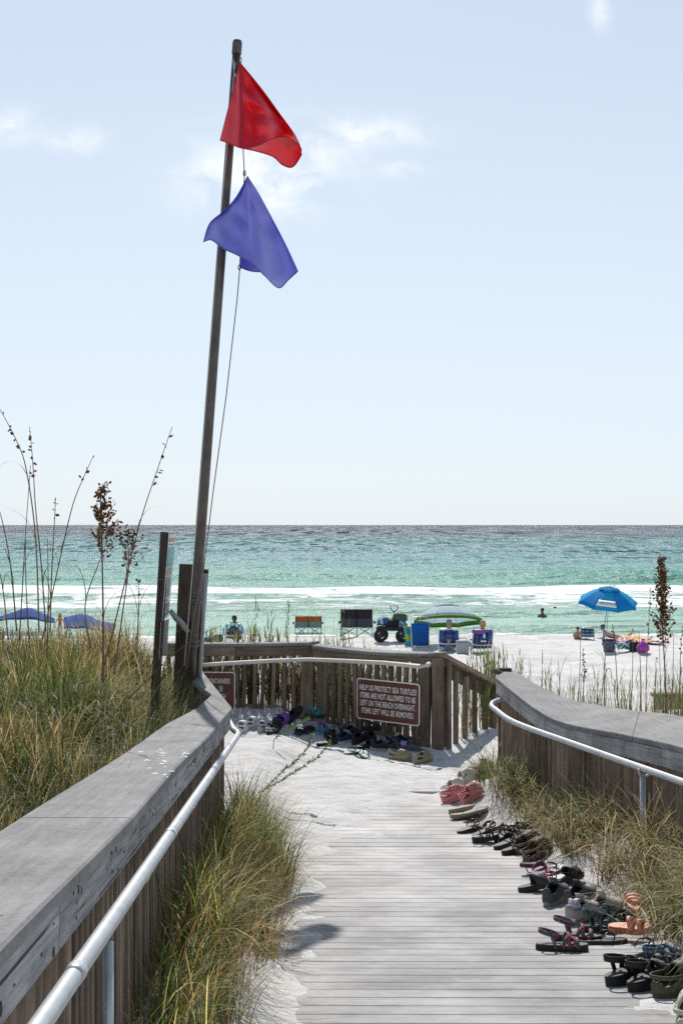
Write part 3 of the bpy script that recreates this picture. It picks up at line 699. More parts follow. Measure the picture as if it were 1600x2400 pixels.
def sign_frame(tl, tr, bl, br):
    "matrix: X across the sign, Y up, Z out of its face"
    c = (tl + tr + bl + br) / 4; x = ((tr + br) - (tl + bl)).normalized(); y = ((tl + tr) - (bl + br)); y = (y - x * y.dot(x)).normalized(); z = x.cross(y)
    M = Matrix(((x.x, y.x, z.x, c.x), (x.y, y.y, z.y, c.y), (x.z, y.z, z.z, c.z), (0, 0, 0, 1)))
    return M, ((tr - tl).length + (br - bl).length) / 2, ((tl - bl).length + (tr - br).length) / 2
def turtle_sign():
    Ya, Yb = 16.02, 15.42
    M, w, h = sign_frame(at(836, 1588.5, Ya), at(983.5, 1603, Yb), at(836, 1683.5, Ya), at(982.5, 1703, Yb))
    off = M.translation - Vector((0, 0, h / 2)); root = empty('notice_sign', off)
    tag(root, 'brown sea turtle notice sign with white border on the picket railing', 'sign')
    MB().prism(rrect(w, h, .035), -.002, .0015, M).build('sign_border', 'sign_white', root, off=off)
    pn = MB().prism(rrect(w - .026, h - .026, .028), .0018, .003, M).build('sign_panel', 'sign_brown', root, off=off)
    for i, tx in enumerate(('HELP US PROTECT SEA TURTLES!', 'ITEMS ARE NOT ALLOWED TO BE', 'LEFT ON THE BEACH OVERNIGHT.', 'ITEMS LEFT WILL BE REMOVED.')):
        o = lettering(tx, .0865, .5, M @ Matrix.Translation((0, .128 - .086 * i, .004)), 'sign_white', pn, off)
        xs = [v.co.x for v in o.data.vertices]; k = 2 * (.815, .79, .79, .75)[i] * (w / .90) / (max(xs) - min(xs))
        o.matrix_local = Matrix.Translation(-off) @ M @ Matrix.Translation((0, .128 - .086 * i, .004)) @ Matrix.Diagonal((.5 * k, 1, 1, 1))
    for sx in (-1, 1):
        for sy in (-1, 1): MB().ellipsoid(M @ Vector((sx * (w / 2 - .045), sy * (h / 2 - .03), .003)), (.006, .006, .006), 8, 5).build('screw', 'galvanised', root, off=off)
turtle_sign()
def container_sign():
    Y = 16.45
    M, w, h = sign_frame(at(428, 1574, Y + .02), at(551, 1575, Y), at(428, 1664, Y + .02), at(551, 1665, Y))
    off = M.translation - Vector((0, 0, h / 2)); root = empty('notice_sign', off)
    tag(root, 'dark red brown notice sign mostly hidden behind the ramp railing corner', 'sign')
    MB().prism(rrect(w, h, .03), -.002, .0015, M).build('sign_border', 'sign_white', root, off=off)
    pn = MB().prism(rrect(w - .022, h - .022, .025), .0018, .003, M).build('sign_panel', 'sign_brown', root, off=off)
    for tx, rx, ry in (('CONTAINERS', 539, 1597), ('ES', 522, 1615), ('CH', 529, 1633)):
        p = M.inverted() @ at(rx, ry, Y)
        lettering(tx, .083, .5, M @ Matrix.Translation((p.x, p.y, .004)), 'sign_white', pn, off, align='RIGHT')
container_sign()

# ------------------------------------------------------------------ posts, information board, flagpole, flags
def flag_posts():
    def post(name, b, t, Y, w, label):
        p0, p1 = at(b[0], b[1], Y), at(t[0], t[1], Y); root = empty(name, (p0.x, p0.y, p0.z))
        tag(root, label, 'post'); return root, p0, p1
    r, p0, p1 = post('wooden_post', (420, 1660), (437, 1322), 13.3, .1, 'thick dark wooden post left of the flagpole, grey board nailed to it')
    beam('shaft', 'post_wood', p0, p1, .12, .12, r, p0, up=(0, 1, .0), bev=.006)
    b0, b1 = at(405, 1440, 13.1), at(436, 1472, 12.95)
    beam('nailed_board', 'fascia_wood', b0, b1, .14, .04, r, p0, up=(1, -.2, .2))
    r, p0, p1 = post('wooden_post', (452, 1660), (476, 1334), 13.35, .1, 'dark wooden post right of and behind the flagpole, grey conduit on its side')
    beam('shaft', 'post_wood', p0, p1, .10, .10, r, p0, up=(0, 1, 0), bev=.006)
    MB().tube([at(466, 1630, 13.25), at(475, 1470, 13.25), at(481, 1345, 13.25)], .021, 10).build('conduit', 'grey_pvc', r, True, p0)
    # information board on its own post
    r, p0, p1 = post('information_board', (360, 1700), (387, 1247), 13.0, .08, 'tall narrow beach information board seen edge on, fixed to a dark post')
    beam('post', 'post_wood', p0, p1, .075, .09, r, p0, up=(0, 1, 0), bev=.005)
    def pq(px, py, Y): return at(px, py, Y)
    a, b_, c, d = pq(396, 1246, 12.93), pq(412, 1245, 13.5), pq(380, 1455, 12.93), pq(395, 1444, 13.5)
    def quad(name, mat, u0, v0, u1, v1, lift):
        def P(u, v): return (a.lerp(b_, u)).lerp(c.lerp(d, u), v)
        n = (b_ - a).cross(c - a).normalized(); n = n if n.y < 0 or n.x > 0 else -n
        n = Vector((1, -.15, 0)).normalized() if n.x < 0 else n
        mb = MB(); q = [P(u0, v0), P(u1, v0), P(u1, v1), P(u0, v1)]; vs = [p + n * lift for p in q] + [p + n * (lift + .003) for p in q]
        mb.add(vs, [(0, 1, 2, 3), (4, 7, 6, 5), (0, 4, 5, 1), (1, 5, 6, 2), (2, 6, 7, 3), (3, 7, 4, 0)]); return mb.build(name, mat, r, off=p0)
    plain('board_white', (.72, .76, .76), .35, 0, .05); plain('board_teal', (.16, .42, .46), .4, 0, .25, 5); plain('board_orange', (.65, .28, .14), .5); plain('board_ink', (.16, .20, .26), .6); plain('board_sand', (.62, .60, .45), .5)
    quad('panel', 'board_white', 0, 0, 1, 1, 0)
    quad('header_band', 'board_orange', .12, .075, .9, .12, .004); quad('print_line', 'board_ink', .1, .145, .85, .155, .004); quad('print_line', 'board_ink', .1, .02, .9, .03, .004)
    quad('map_print', 'board_teal', .06, .18, .97, .40, .004); quad('map_print', 'board_sand', .1, .42, .9, .5, .004)
    for k in range(9): quad('print_line', 'board_ink', .15, .56 + .022 * k, .85, .566 + .022 * k, .004)
    quad('header_band', 'board_orange', .12, .525, .6, .545, .004); quad('header_band', 'board_orange', .15, .78, .55, .80, .004)
    for k in range(5): quad('print_line', 'board_ink', .12, .83 + .03 * k, .9, .845 + .03 * k, .004)
    plain('faded_panel', (.40, .37, .38), .5, 0, .15)
    a, b_, c, d = pq(377, 1458, 12.92), pq(396, 1450, 13.4), pq(372, 1545, 12.92), pq(391, 1530, 13.4); quad('lower_panel', 'faded_panel', 0, 0, 1, 1, 0)
flag_posts()

def pole_pt(t, dx=0, dy=0, Y=13.05):
    "t = 0 at the foot, 1 at the top; dx, dy in pole metres"
    return at(441 + (556 - 441) * t, 1650 + (104 - 1650) * t, Y) + Vector((dx, dy, 0))
def flagpole():
    p0 = pole_pt(0); root = empty('flagpole', p0); tag(root, 'tall dark steel flagpole leaning right, carrying the red and blue flags', 'flagpole')
    MB().tube([pole_pt(t) for t in np.linspace(0, 1, 9)], [.050, .049, .047, .045, .043, .041, .040, .039, .038], 20).build('shaft', 'pole_steel', root, True, p0)
    MB().tube([pole_pt(.985), pole_pt(1.002), pole_pt(1.006)], [.045, .045, .037], 20).build('cap', 'pole_steel', root, False, p0)
    for t in (.163, .153, .095, .088): MB().tube([pole_pt(t - .003), pole_pt(t + .003)], .056, 16).build('clamp', 'pole_steel', root, True, p0)
    # bracket, pulley and halyard
    MB().tube([pole_pt(.975, -.02, -.05), pole_pt(.955, .0, -.06), pole_pt(.947, .02, -.07)], .008, 8).build('pulley_bracket', 'galvanised', root, True, p0)
    MB().tube([pole_pt(.955, .02 + .02 * math.cos(a), -.075 - .004) + Vector((0, 0, .02 * math.sin(a))) for a in np.linspace(0, 6.28, 12)[:-1]], .005, 6, closed=True).build('pulley', 'black_metal', root, True, p0)
    MB().tube([pole_pt(.97, .0, -.06), pole_pt(.7, -.035, -.055), pole_pt(.35, -.04, -.06), at(452, 1335, 12.95), at(432, 1560, 12.9)], .0055, 6).build('halyard', 'rope', root, True, p0)
    h = [pole_pt(.965, .03, -.08), at(563, 150, 12.9), at(570, 350, 12.88), at(573, 412, 12.87), at(571, 440, 13.0), at(567, 520, 13.1), at(563, 600, 13.1), at(562, 628, 12.95), at(556, 700, 12.9), at(530, 930, 12.92), at(500, 1150, 12.93), at(478, 1330, 12.94), at(455, 1440, 12.92), at(437, 1570, 12.88)]
    MB().tube(h, .005, 6).build('halyard', 'rope_brown', root, True, p0)
flagpole()

def cloth_mat(name, col, tr):
    m = plain(name, col, .40, 0, .10, 60, .08, translucent=tr, spec=.6); return m
cloth_mat('flag_red', (.80, .030, .055), .34); cloth_mat('flag_blue', (.26, .265, .76), .26)
plain('flag_seam_red', (.42, .015, .03), .7); plain('flag_seam_blue', (.10, .10, .36), .7)
def poly_at(pts, s):
    "point of an outline (list of px, py, depth offset) at s = 0..1"
    n = len(pts) - 1; k = min(int(s * n), n - 1); f = s * n - k; f = f
    p0, p1, p2, p3 = pts[max(k - 1, 0)], pts[k], pts[k + 1], pts[min(k + 2, n)]
    return [.5 * (2 * p1[i] + (p2[i] - p0[i]) * f + (2 * p0[i] - 5 * p1[i] + 4 * p2[i] - p3[i]) * f * f + (3 * p1[i] - p0[i] - 3 * p2[i] + p3[i]) * f ** 3) for i in range(3)]
def make_flag(name, label, A, bottom, left, right, folds, mat, seam, clips, Y=12.86, ns=72, nt=64, hoist=None):
    """cloth hung by its corner A: fans out to the lower hem; hem points carry their own depth (metres, + = away)"""
    rt = at(A[0], A[1], Y); root = empty(name, rt); tag(root, label, 'flag', 'warning flags on the pole')
    P = []
    for i in range(nt + 1):
        t = i / nt; row = []
        for j in range(ns + 1):
            s = j / ns; b = poly_at(bottom, s); l = poly_at(left, t); r = poly_at(right, t)
            # Coons-like blend between the straight fan and the two side curves
            fx = A[0] + (b[0] - A[0]) * t; fy = A[1] + (b[1] - A[1]) * t; fd = b[2] * t ** 1.15
            lx = A[0] + (bottom[0][0] - A[0]) * t; ly = A[1] + (bottom[0][1] - A[1]) * t
            rx = A[0] + (bottom[-1][0] - A[0]) * t; ry = A[1] + (bottom[-1][1] - A[1]) * t
            px = fx + (l[0] - lx) * (1 - s) ** 2 + (r[0] - rx) * s ** 2; py = fy + (l[1] - ly) * (1 - s) ** 2 + (r[1] - ry) * s ** 2
            row.append(at(px, py, Y + fd + folds(s, t)))
        P.append(row)
    cloth = MB().grid(P).build('cloth', mat, root, True, rt, solid=.002)
    hem = [P[nt][j] + Vector((0, -.003, 0)) for j in range(ns + 1)]
    MB().tube(hem, .0045, 6).build('hem', seam, cloth, True, rt)
    MB().tube([P[i][0] for i in range(nt + 1)], .0035, 6).build('hem', seam, cloth, True, rt)
    MB().tube([P[i][ns] for i in range(nt + 1)], .004, 6).build('hem', mat, cloth, True, rt)
    if hoist is not None:
        j = int(hoist * ns); MB().ribbon([P[i][j] + Vector((0, -.012, 0)) for i in range(nt + 1)], (1, 0, 0), .028, .004).build('hoist_seam', seam, cloth, True, rt)
    for (px, py) in clips:
        c = at(px, py, Y - .01); MB().tube([c + Vector((.011 * math.cos(a), 0, .024 * math.sin(a))) for a in np.linspace(0, 6.28, 14)[:-1]], .004, 6, closed=True).build('clip', 'black_metal', root, True, rt)
    return root, rt
def wr(s, t, seed, amp):
    n = vnoise(np.array([s * 3.0]), np.array([t * 1.6 + 3]), seed)[0]; n2 = vnoise(np.array([s * 3.5 + t * 1.5]), np.array([t * 6.5 - s * 4]), seed + 4)[0]
    return amp * (t * .9 * n + .35 * math.sin(math.pi * t) * n2 + .30 * t * math.sin(s * 15 + 2.5 * t + seed))
root, rt = make_flag('warning_flag', 'red flag flying above the blue one on the pole', (562, 146),
    [(516, 329, .03), (540, 337, -.08), (566, 347, -.30), (600, 343, -.20), (638, 326, -.04), (668, 322, .12), (693, 333, .26), (707, 352, .36)],
    [(562, 146, 0), (548, 205, 0), (533, 262, 0), (516, 329, 0)], [(562, 146, 0), (612, 207, 0), (655, 266, 0), (690, 315, 0), (707, 352, 0)],
    lambda s, t: wr(s, t, 101, .36) * (1 if s > .3 else .35) + .10 * t * math.sin(s * 9 + 1.0) * (s > .28) * (s - .28), 'flag_red', 'flag_seam_red', [(563, 140)], hoist=.287)
# lower corner of the red flag, curled under
P = []
top = [(566, 347, -.29), (600, 343, -.19), (638, 326, -.03), (668, 322, .13), (693, 333, .27), (707, 352, .37)]
bot = [(566, 347, -.27), (600, 354, .05), (640, 367, .25), (662, 386, .36), (686, 391, .42), (707, 362, .38)]
for i in range(15):
    t = i / 14; P.append([at(*(lambda a, b: (a[0] * (1 - t) + b[0] * t, a[1] * (1 - t) + b[1] * t, 12.86 + a[2] * (1 - t) + b[2] * t + .05 * math.sin(t * 3.1) ))(poly_at(top, j / 40), poly_at(bot, j / 40))) for j in range(41)])
MB().grid(P).build('curled_corner', 'flag_red', root, True, rt, solid=.002)
MB().tube(P[14], .006, 6).build('hem', 'flag_seam_red', root, True, rt)

root, rt = make_flag('warning_flag', 'blue violet flag flying below the red one on the pole', (580, 413),
    [(477, 567, .03), (496, 563, -.04), (524, 583, -.20), (556, 598, -.38), (590, 618, -.32), (622, 648, -.04), (653, 675, .26), (676, 656, .40), (698, 636, .50)],
    [(580, 413, 0), (556, 458, 0), (528, 492, 0), (492, 523, 0), (477, 567, 0)], [(580, 413, 0), (607, 456, 0), (640, 517, 0), (670, 575, 0), (698, 636, 0)],
    lambda s, t: wr(s, t, 131, .34) + .12 * t * math.exp(-((s - .47) / .05) ** 2) * -1 * min(1, 2.4 * (1 - t) + .2) + .1 * t * math.sin(s * 6) * .4, 'flag_blue', 'flag_seam_blue', [(573, 406)])
P = []
for i in range(9):
    t = i / 8; P.append([at(563 + 50 * u, 590 + 14 * u + (36 - 4 * u + 4 * math.sin(u * 3)) * t, 13.02 + .08 * math.sin(u * 4)) for u in np.linspace(0, 1, 13)])
MB().grid(P).build('folded_corner', 'flag_blue', root, True, rt, solid=.002)
MB().tube(P[8], .006, 6).build('hem', 'flag_seam_blue', root, True, rt)
c = at(561, 627, 12.9); MB().tube([c + Vector((.011 * math.cos(a), 0, .024 * math.sin(a))) for a in np.linspace(0, 6.28, 14)[:-1]], .004, 6, closed=True).build('clip', 'black_metal', root, True, rt)
# ------------------------------------------------------------------ grass and sea oats
GREENS = np.array([(.060, .100, .026), (.10, .145, .040), (.15, .18, .055), (.040, .070, .020)])
STRAW = np.array([(.40, .33, .16), (.28, .22, .09), (.52, .45, .26), (.17, .11, .05)])
def blades(roots, h, ang, bend, w, cols, segs=6, curl=None):
    "many curved blades in one array: returns verts, quads, colours"
    n = len(roots); dx = np.cos(ang); dy = np.sin(ang); px = -dy; py = dx
    V = np.zeros((n, segs + 1, 2, 3), np.float32)
    for k in range(segs + 1):
        t = k / segs
        a = bend * t                                   # angle from upright grows along the blade
        # integrate roughly: horizontal and vertical travel
        hor = h * (1 - np.cos(a)) / np.maximum(bend, 1e-3); ver = h * np.sin(a) / np.maximum(bend, 1e-3)
        wv = w * (1 - t) ** .6 * .5 + .0004
        cx = roots[:, 0] + dx * hor; cy = roots[:, 1] + dy * hor; cz = roots[:, 2] + ver
        for s, sg in ((0, -1), (1, 1)):
            V[:, k, s, 0] = cx + px * wv * sg; V[:, k, s, 1] = cy + py * wv * sg; V[:, k, s, 2] = cz
    base = (np.arange(n) * (segs + 1) * 2)[:, None]
    k = np.arange(segs) * 2
    q = np.stack([base + k, base + k + 1, base + k + 3, base + k + 2], -1).reshape(-1, 4)
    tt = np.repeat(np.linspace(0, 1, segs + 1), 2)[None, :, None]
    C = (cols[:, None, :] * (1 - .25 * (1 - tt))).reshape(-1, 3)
    return V.reshape(-1, 3), q, C
def grass(name, label, xy, hmin, hmax, straw, wind=-.4, wdev=.9, bend=(.5, 1.9), width=.0045, segs=6, gfix=None, tint=1.0, hfun=None):
    n = len(xy); rad_ = xy[:, 2] if xy.shape[1] > 2 else None; xy = xy[:, :2]; z = ground(xy[:, 0], xy[:, 1]) - .02
    roots = np.column_stack([xy, z]); h = RNG.uniform(hmin, hmax, n) * (.75 + .6 * np.clip(fbm(xy[:, 0] * 1.1, xy[:, 1] * 1.1, 91, 2) + .4, 0, 1))
    ang = RNG.normal(wind, wdev, n) + 1.5 * fbm(xy[:, 0] * .8, xy[:, 1] * .8, 95, 2); b = RNG.uniform(bend[0], bend[1], n)
    if hfun is not None: h = h * hfun(xy[:, 0], xy[:, 1])
    if rad_ is not None: ang = np.where(RNG.random(n) < .62, rad_ + RNG.normal(0, .5, n), ang)
    isx = RNG.random(n) < np.clip(straw + .8 * fbm(xy[:, 0] * .7, xy[:, 1] * .7, 97, 2), .08, .92)
    cols = np.where(isx[:, None], STRAW[RNG.integers(0, 4, n)], GREENS[RNG.integers(0, 4, n)]) * RNG.uniform(.75, 1.25, (n, 1)) * tint
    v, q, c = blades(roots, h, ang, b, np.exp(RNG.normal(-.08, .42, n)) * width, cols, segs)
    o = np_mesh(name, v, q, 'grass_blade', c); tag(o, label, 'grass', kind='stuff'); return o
def clumped(n, x0, x1, y0, y1, keep=None, clump=.12, per=14):
    m = n // per; cx = RNG.uniform(x0, x1, m * 3); cy = RNG.uniform(y0, y1, m * 3)
    if keep is not None: k = keep(cx, cy); cx = cx[k]; cy = cy[k]
    cx = cx[:m]; cy = cy[:m]
    ox = RNG.normal(0, clump, len(cx) * per); oy = RNG.normal(0, clump, len(cx) * per)
    return np.column_stack([np.repeat(cx, per) + ox, np.repeat(cy, per) + oy, np.arctan2(oy, ox)])
def dune_keep(x, y):
    xl = np.where(y < 11.5, cap_in_x(y) - .42, np.interp(y, [11.5, 14, 17], [-1.32, -1.62, -1.9]))
    return (x < xl) & (x > -(y * .27 + 1.0)) & (RNG.random(len(x)) < .75 + fbm(x * .8, y * .8, 99, 2))
def build_grass():
    a = clumped(30000, -6.5, -1.0, 3.6, 17.0, dune_keep, .075, 42)
    a = a[a[:, 0] < np.where(a[:, 1] < 11.5, cap_in_x(a[:, 1]) - .37, np.interp(a[:, 1], [11.5, 14, 17], [-1.25, -1.6, -1.9]))]
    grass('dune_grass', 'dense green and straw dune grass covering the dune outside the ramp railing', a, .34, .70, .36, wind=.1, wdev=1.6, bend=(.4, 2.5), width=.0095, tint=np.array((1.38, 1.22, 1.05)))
    a = clumped(9000, -6.5, -1.0, 3.6, 17.0, dune_keep, .16, 18)
    grass('dead_thatch', 'dead brown thatch lying under the dune grass', a, .16, .42, .97, wind=.4, wdev=2.5, bend=(1.9, 3.0), width=.008, segs=5, tint=np.array((.78, .66, .58)))
    # a fringe that leans over the cap
    y = RNG.uniform(4, 13.5, 3600); x = np.where(y < 11.5, cap_in_x(y) - .40, np.interp(y, [11.5, 14], [-1.3, -1.75])) - np.abs(RNG.normal(0, .14, 3600))
    grass('dune_grass', 'loose grass blades leaning along the outer edge of the ramp railing cap', np.column_stack([x, y]), .55, 1.05, .40, wind=.6, wdev=1.0, bend=(.5, 1.5), width=.005)
    # inside the ramp, at the foot of the left railing
    def kl(x, y): return (x > cap_in_x(y) - .02) & (x < np.interp(y, [4, 6, 8, 9.6, 10.7, 11.4], [-.42, -.40, -.38, -.34, -.50, -.72]) + .1 * fbm(y * 1.3, y * 0, 111, 2))
    a = clumped(3500, -.95, -.2, 4.2, 11.4, kl, .05, 44); a = a[a[:, 0] > cap_in_x(a[:, 1]) - .03]
    grass('ramp_grass', 'wispy green grass spilling over the sand at the foot of the ramp railing', a, .26, .60, .20, wind=.1, wdev=1.3, bend=(.7, 2.6), width=.0046, tint=np.array((1.85, 1.72, 1.3)))
    a = clumped(1700, -.85, -.32, 5.0, 11.2, kl, .05, 9); a = a[a[:, 0] > cap_in_x(a[:, 1]) - .03]
    grass('ramp_grass', 'thin dry reddish stems tangled in the grass beside the ramp', a, .25, .6, .75, wind=-.3, wdev=1.1, bend=(.8, 2.3), width=.0024, tint=np.array((1.0, .72, .7)))
    a = clumped(1500, -.95, -.2, 4.2, 11.4, kl, .07, 12); a = a[a[:, 0] > cap_in_x(a[:, 1]) - .03]
    grass('dead_thatch', 'dead brown litter under the grass at the foot of the ramp railing', a, .12, .34, .97, wind=.2, wdev=2.5, bend=(1.8, 3.0), width=.0042, segs=5, tint=np.array((.8, .62, .5)))
    # foot of the right railing
    def kr(x, y):
        xi = np.interp(y, [5, 8.9, 10.2, 11.3, 12, 14], [2.24, 2.12, 2.0, 1.75, 1.62, 1.44]); return (x < xi + .03) & (x > xi - np.interp(y, [6, 8, 10, 12, 14], [.42, .40, .36, .26, .18]))
    a = clumped(4000, 1.1, 2.3, 6.2, 14.1, kr, .045, 42)
    grass('ramp_grass', 'arching yellow green grass tussocks in front of the curving railing', a, .30, .66, .52, wind=3.2, wdev=1.1, bend=(1.0, 2.8), width=.006, tint=1.3, hfun=lambda x, y: np.interp(y, [6, 9, 11, 13], [1.15, 1.05, .75, .65]))
    a = clumped(2200, 1.1, 2.3, 6.2, 14.1, kr, .08, 14)
    grass('dead_thatch', 'dead brown litter under the tussocks by the curving railing', a, .14, .36, .97, wind=3.2, wdev=2.5, bend=(1.8, 3.0), width=.005, segs=5, tint=np.array((.8, .62, .5)))
    # dry fringe seen through the steps railing and on the beach side of the right railing
    a = clumped(1300, 1.7, 5.5, 13.5, 21, lambda x, y: (x > np.interp(y, [13, 15, 18, 22], [2.2, 2.3, 2.4, 2.6])), .10, 14)
    grass('beach_grass', 'sparse green blades on the sand beyond the curving railing', a, .35, .85, .35, wind=1.2, wdev=1.4, bend=(.1, .8), width=.007)
build_grass()

def reed_mass(name, label, xy, hmin, hmax, leafy=9, dead=.35):
    "upright leafy stalks: stem plus alternate pointed leaves"
    n = len(xy); z = ground(xy[:, 0], xy[:, 1]) - .03; h = RNG.uniform(hmin, hmax, n)
    roots = np.column_stack([xy, z]); ang = RNG.uniform(0, 6.28, n); bend = RNG.uniform(.03, .28, n)
    dead_ = RNG.random(n) < dead
    cols = np.where(dead_[:, None], STRAW[RNG.integers(0, 4, n)] * .9, np.array((.12, .17, .045)) * RNG.uniform(.7, 1.3, (n, 1)))
    Vs, Qs, Cs = [], [], []; o = 0
    def push(v, q, c):
        nonlocal o
        Vs.append(v); Qs.append(q + o); Cs.append(c); o += len(v)
    push(*blades(roots, h, ang, bend, np.full(n, .011), cols, 5)); push(*blades(roots, h, ang + 1.57, bend * .05 + .01, np.full(n, .009), cols, 4))
    for k in range(leafy):
        f = .12 + .86 * (k + RNG.random(n)) / leafy; a = bend * f
        hor = h * (1 - np.cos(a)) / bend; ver = h * np.sin(a) / bend
        r2 = np.column_stack([roots[:, 0] + np.cos(ang) * hor, roots[:, 1] + np.sin(ang) * hor, roots[:, 2] + ver])
        l = RNG.uniform(.14, .32, n) * (1.1 - .4 * f); a2 = RNG.uniform(0, 6.28, n)
        low = (f < .45) & (RNG.random(n) < .8); c = np.where(low[:, None], STRAW[RNG.integers(0, 4, n)] * np.array((.95, .75, .6)), cols * RNG.uniform(.8, 1.5, (n, 1)))
        v, q, cc = blades(r2, l, a2, np.where(low, RNG.uniform(1.6, 2.8, n), RNG.uniform(.3, 1.1, n)), np.full(n, .013), c, 4)
        # leaves leave the stem at an angle
        push(v, q, cc)
    ob = np_mesh(name, np.concatenate(Vs), np.concatenate(Qs), 'grass_blade', np.concatenate(Cs)); tag(ob, label, 'grass', kind='stuff'); return ob
def build_reeds():
    x = RNG.uniform(-2.0, .95, 520); t = np.clip((x + .375) / 1.35, 0, 1); y = np.where(x < -.375, 16.85, 16.85 - 1.1 * t) + np.abs(RNG.normal(.12, .22, 520)) + .05
    reed_mass('reeds', 'leafy green and brown reeds growing behind the picket railing', np.column_stack([x, y]), .45, .95, 9, .55)
    x = np.concatenate([RNG.normal(m, .05, 2) for m in (-1.12, -.82, -.62, -.22, -.05, .12)]); t = np.clip((x + .375) / 1.35, 0, 1); y = np.where(x < -.375, 16.95, 16.95 - 1.1 * t) + RNG.uniform(0, .2, len(x))
    reed_mass('reeds', 'tall green reeds rising above the picket railing cap', np.column_stack([x, y]), 1.05, 1.36, 9, .1)
    t = RNG.random(75); x = 1.2 + 1.15 * t + RNG.normal(.10, .1, 75); y = 15.9 + 2.9 * t + RNG.normal(.35, .15, 75)
    reed_mass('reeds', 'leafy reeds with brown lower leaves behind the steps railing', np.column_stack([x, y]), .55, 1.1, 8, .35)
    x = RNG.normal(1.92, .09, 12); y = RNG.normal(18.6, .2, 12)
    reed_mass('reeds', 'tall bright green reed clump beside the beach chairs, above the steps railing', np.column_stack([x, y]), .75, 1.12, 11, .05)
    x = RNG.uniform(2.2, 4.6, 70); y = RNG.uniform(14.0, 19, 70)
    reed_mass('reeds', 'scattered reeds standing in the sand beyond the curving railing', np.column_stack([x, y]), .45, .95, 6, .45)
build_reeds()

OAT = np.array([(.26, .13, .055), (.32, .17, .075), (.17, .08, .036), (.42, .25, .11)])
def spikelets(mb_v, mb_q, mb_c, p, d, size, n_=1):
    "flat pointed seed husk hanging along d"
    d = d.normalized(); s = d.cross(Vector((random.uniform(-1, 1), random.uniform(-1, 1), random.uniform(-.4, .4))))
    if s.length < 1e-4: s = Vector((1, 0, 0))
    s.normalize(); w = size * random.uniform(.26, .38); c = OAT[random.randrange(4)] * random.uniform(.7, 1.3)
    n = d.cross(s) * w * .35
    o = len(mb_v); mb_v += [p, p + d * size * .45 + s * w, p + d * size, p + d * size * .45 - s * w, p + d * size * .45 + n, p + d * size * .45 - n]
    for f in ((0, 1, 2, 4), (0, 4, 2, 3), (0, 5, 2, 1), (0, 3, 2, 5)): mb_q.append([i + o for i in f])
    mb_c += [c] * 6
def sea_oat(label, pts, Y, head, dens, droop=1, r=.0048, leaves=2, branch=.10, size=.030, name='sea_oat'):
    """pts: photograph pixels along the stalk, foot first; head = share of the stalk, from the top, that bears seed"""
    P = catmull([at(px, py, Y + dy) for px, py, dy in [(p + (0,))[:3] for p in pts]], 8); g = P[0].copy()
    root = empty(name, g); tag(root, label, 'sea oat', 'sea oats on the dune')
    n = len(P); rs = [r * (1 - .65 * i / n) for i in range(n)]
    me = MB().tube(P, rs, 6); col = (.20, .13, .075)
    plain('oat_stem', col, .7, 0, .3, 20); plain('oat_stem_red', (.17, .075, .06), .7, 0, .3, 20)
    me.build('stem', 'oat_stem' if random.random() < .6 else 'oat_stem_red', root, True, g)
    v, q, c = [], [], []; k0 = int(n * (1 - head)); tot = 0; stems = MB()
    for i in range(max(k0, 1), n):
        f = (i - k0) / max(1, n - k0); t = (P[min(i + 1, n - 1)] - P[i - 1]).normalized(); seglen = (P[i] - P[i - 1]).length
        cnt = dens * seglen * 100 * (.35 + .65 * math.sin(math.pi * min(1, .18 + .8 * (1 - f)))); cnt = int(cnt) + (random.random() < cnt % 1)
        for _ in range(cnt):
            p = P[i - 1].lerp(P[i], random.random()); a = random.uniform(0, 6.28); L = branch * random.uniform(.15, 1) * (1.05 - .75 * f)
            side = Vector((math.cos(a) * .9 + .35 * droop, math.sin(a) * .7, 0)); d = (t * .9 + side * .55).normalized(); e = p + d * L; e.z -= L * .25 * abs(droop)
            if L > .03: stems.tube([p, (p + e) / 2 + Vector((0, 0, L * .06)), e], .0009, 3, cap=False)
            for u in np.arange(.25, 1.01, max(.10, .018 / max(L, .02))):
                s = p.lerp(e, u); spikelets(v, q, c, s, (d * .5 + Vector((random.uniform(-.6, .6), random.uniform(-.6, .6), -.5 + random.uniform(-.3, .9)))), size * random.uniform(.7, 1.2))
    if v: 
        o = np_mesh('seed_head', np.array([tuple(x - g) for x in v]), np.array(q), 'seed', np.array(c), root); o['kind'] = 'stuff'
        if stems.v: stems.build('seed_branch', 'oat_stem', root, False, g)
    for k in range(leaves):
        i = int(n * random.uniform(.15, .5)); p = P[i] - g; a = random.uniform(0, 6.28); L = random.uniform(.25, .55)
        vv, qq, cc = blades(np.array([tuple(p)]), np.array([L]), np.array([a]), np.array([random.uniform(1.5, 2.8)]), np.array([.006]), np.array([(.17, .12, .06)]), 8)
        np_mesh('leaf', vv, qq, 'grass_blade', cc, root)
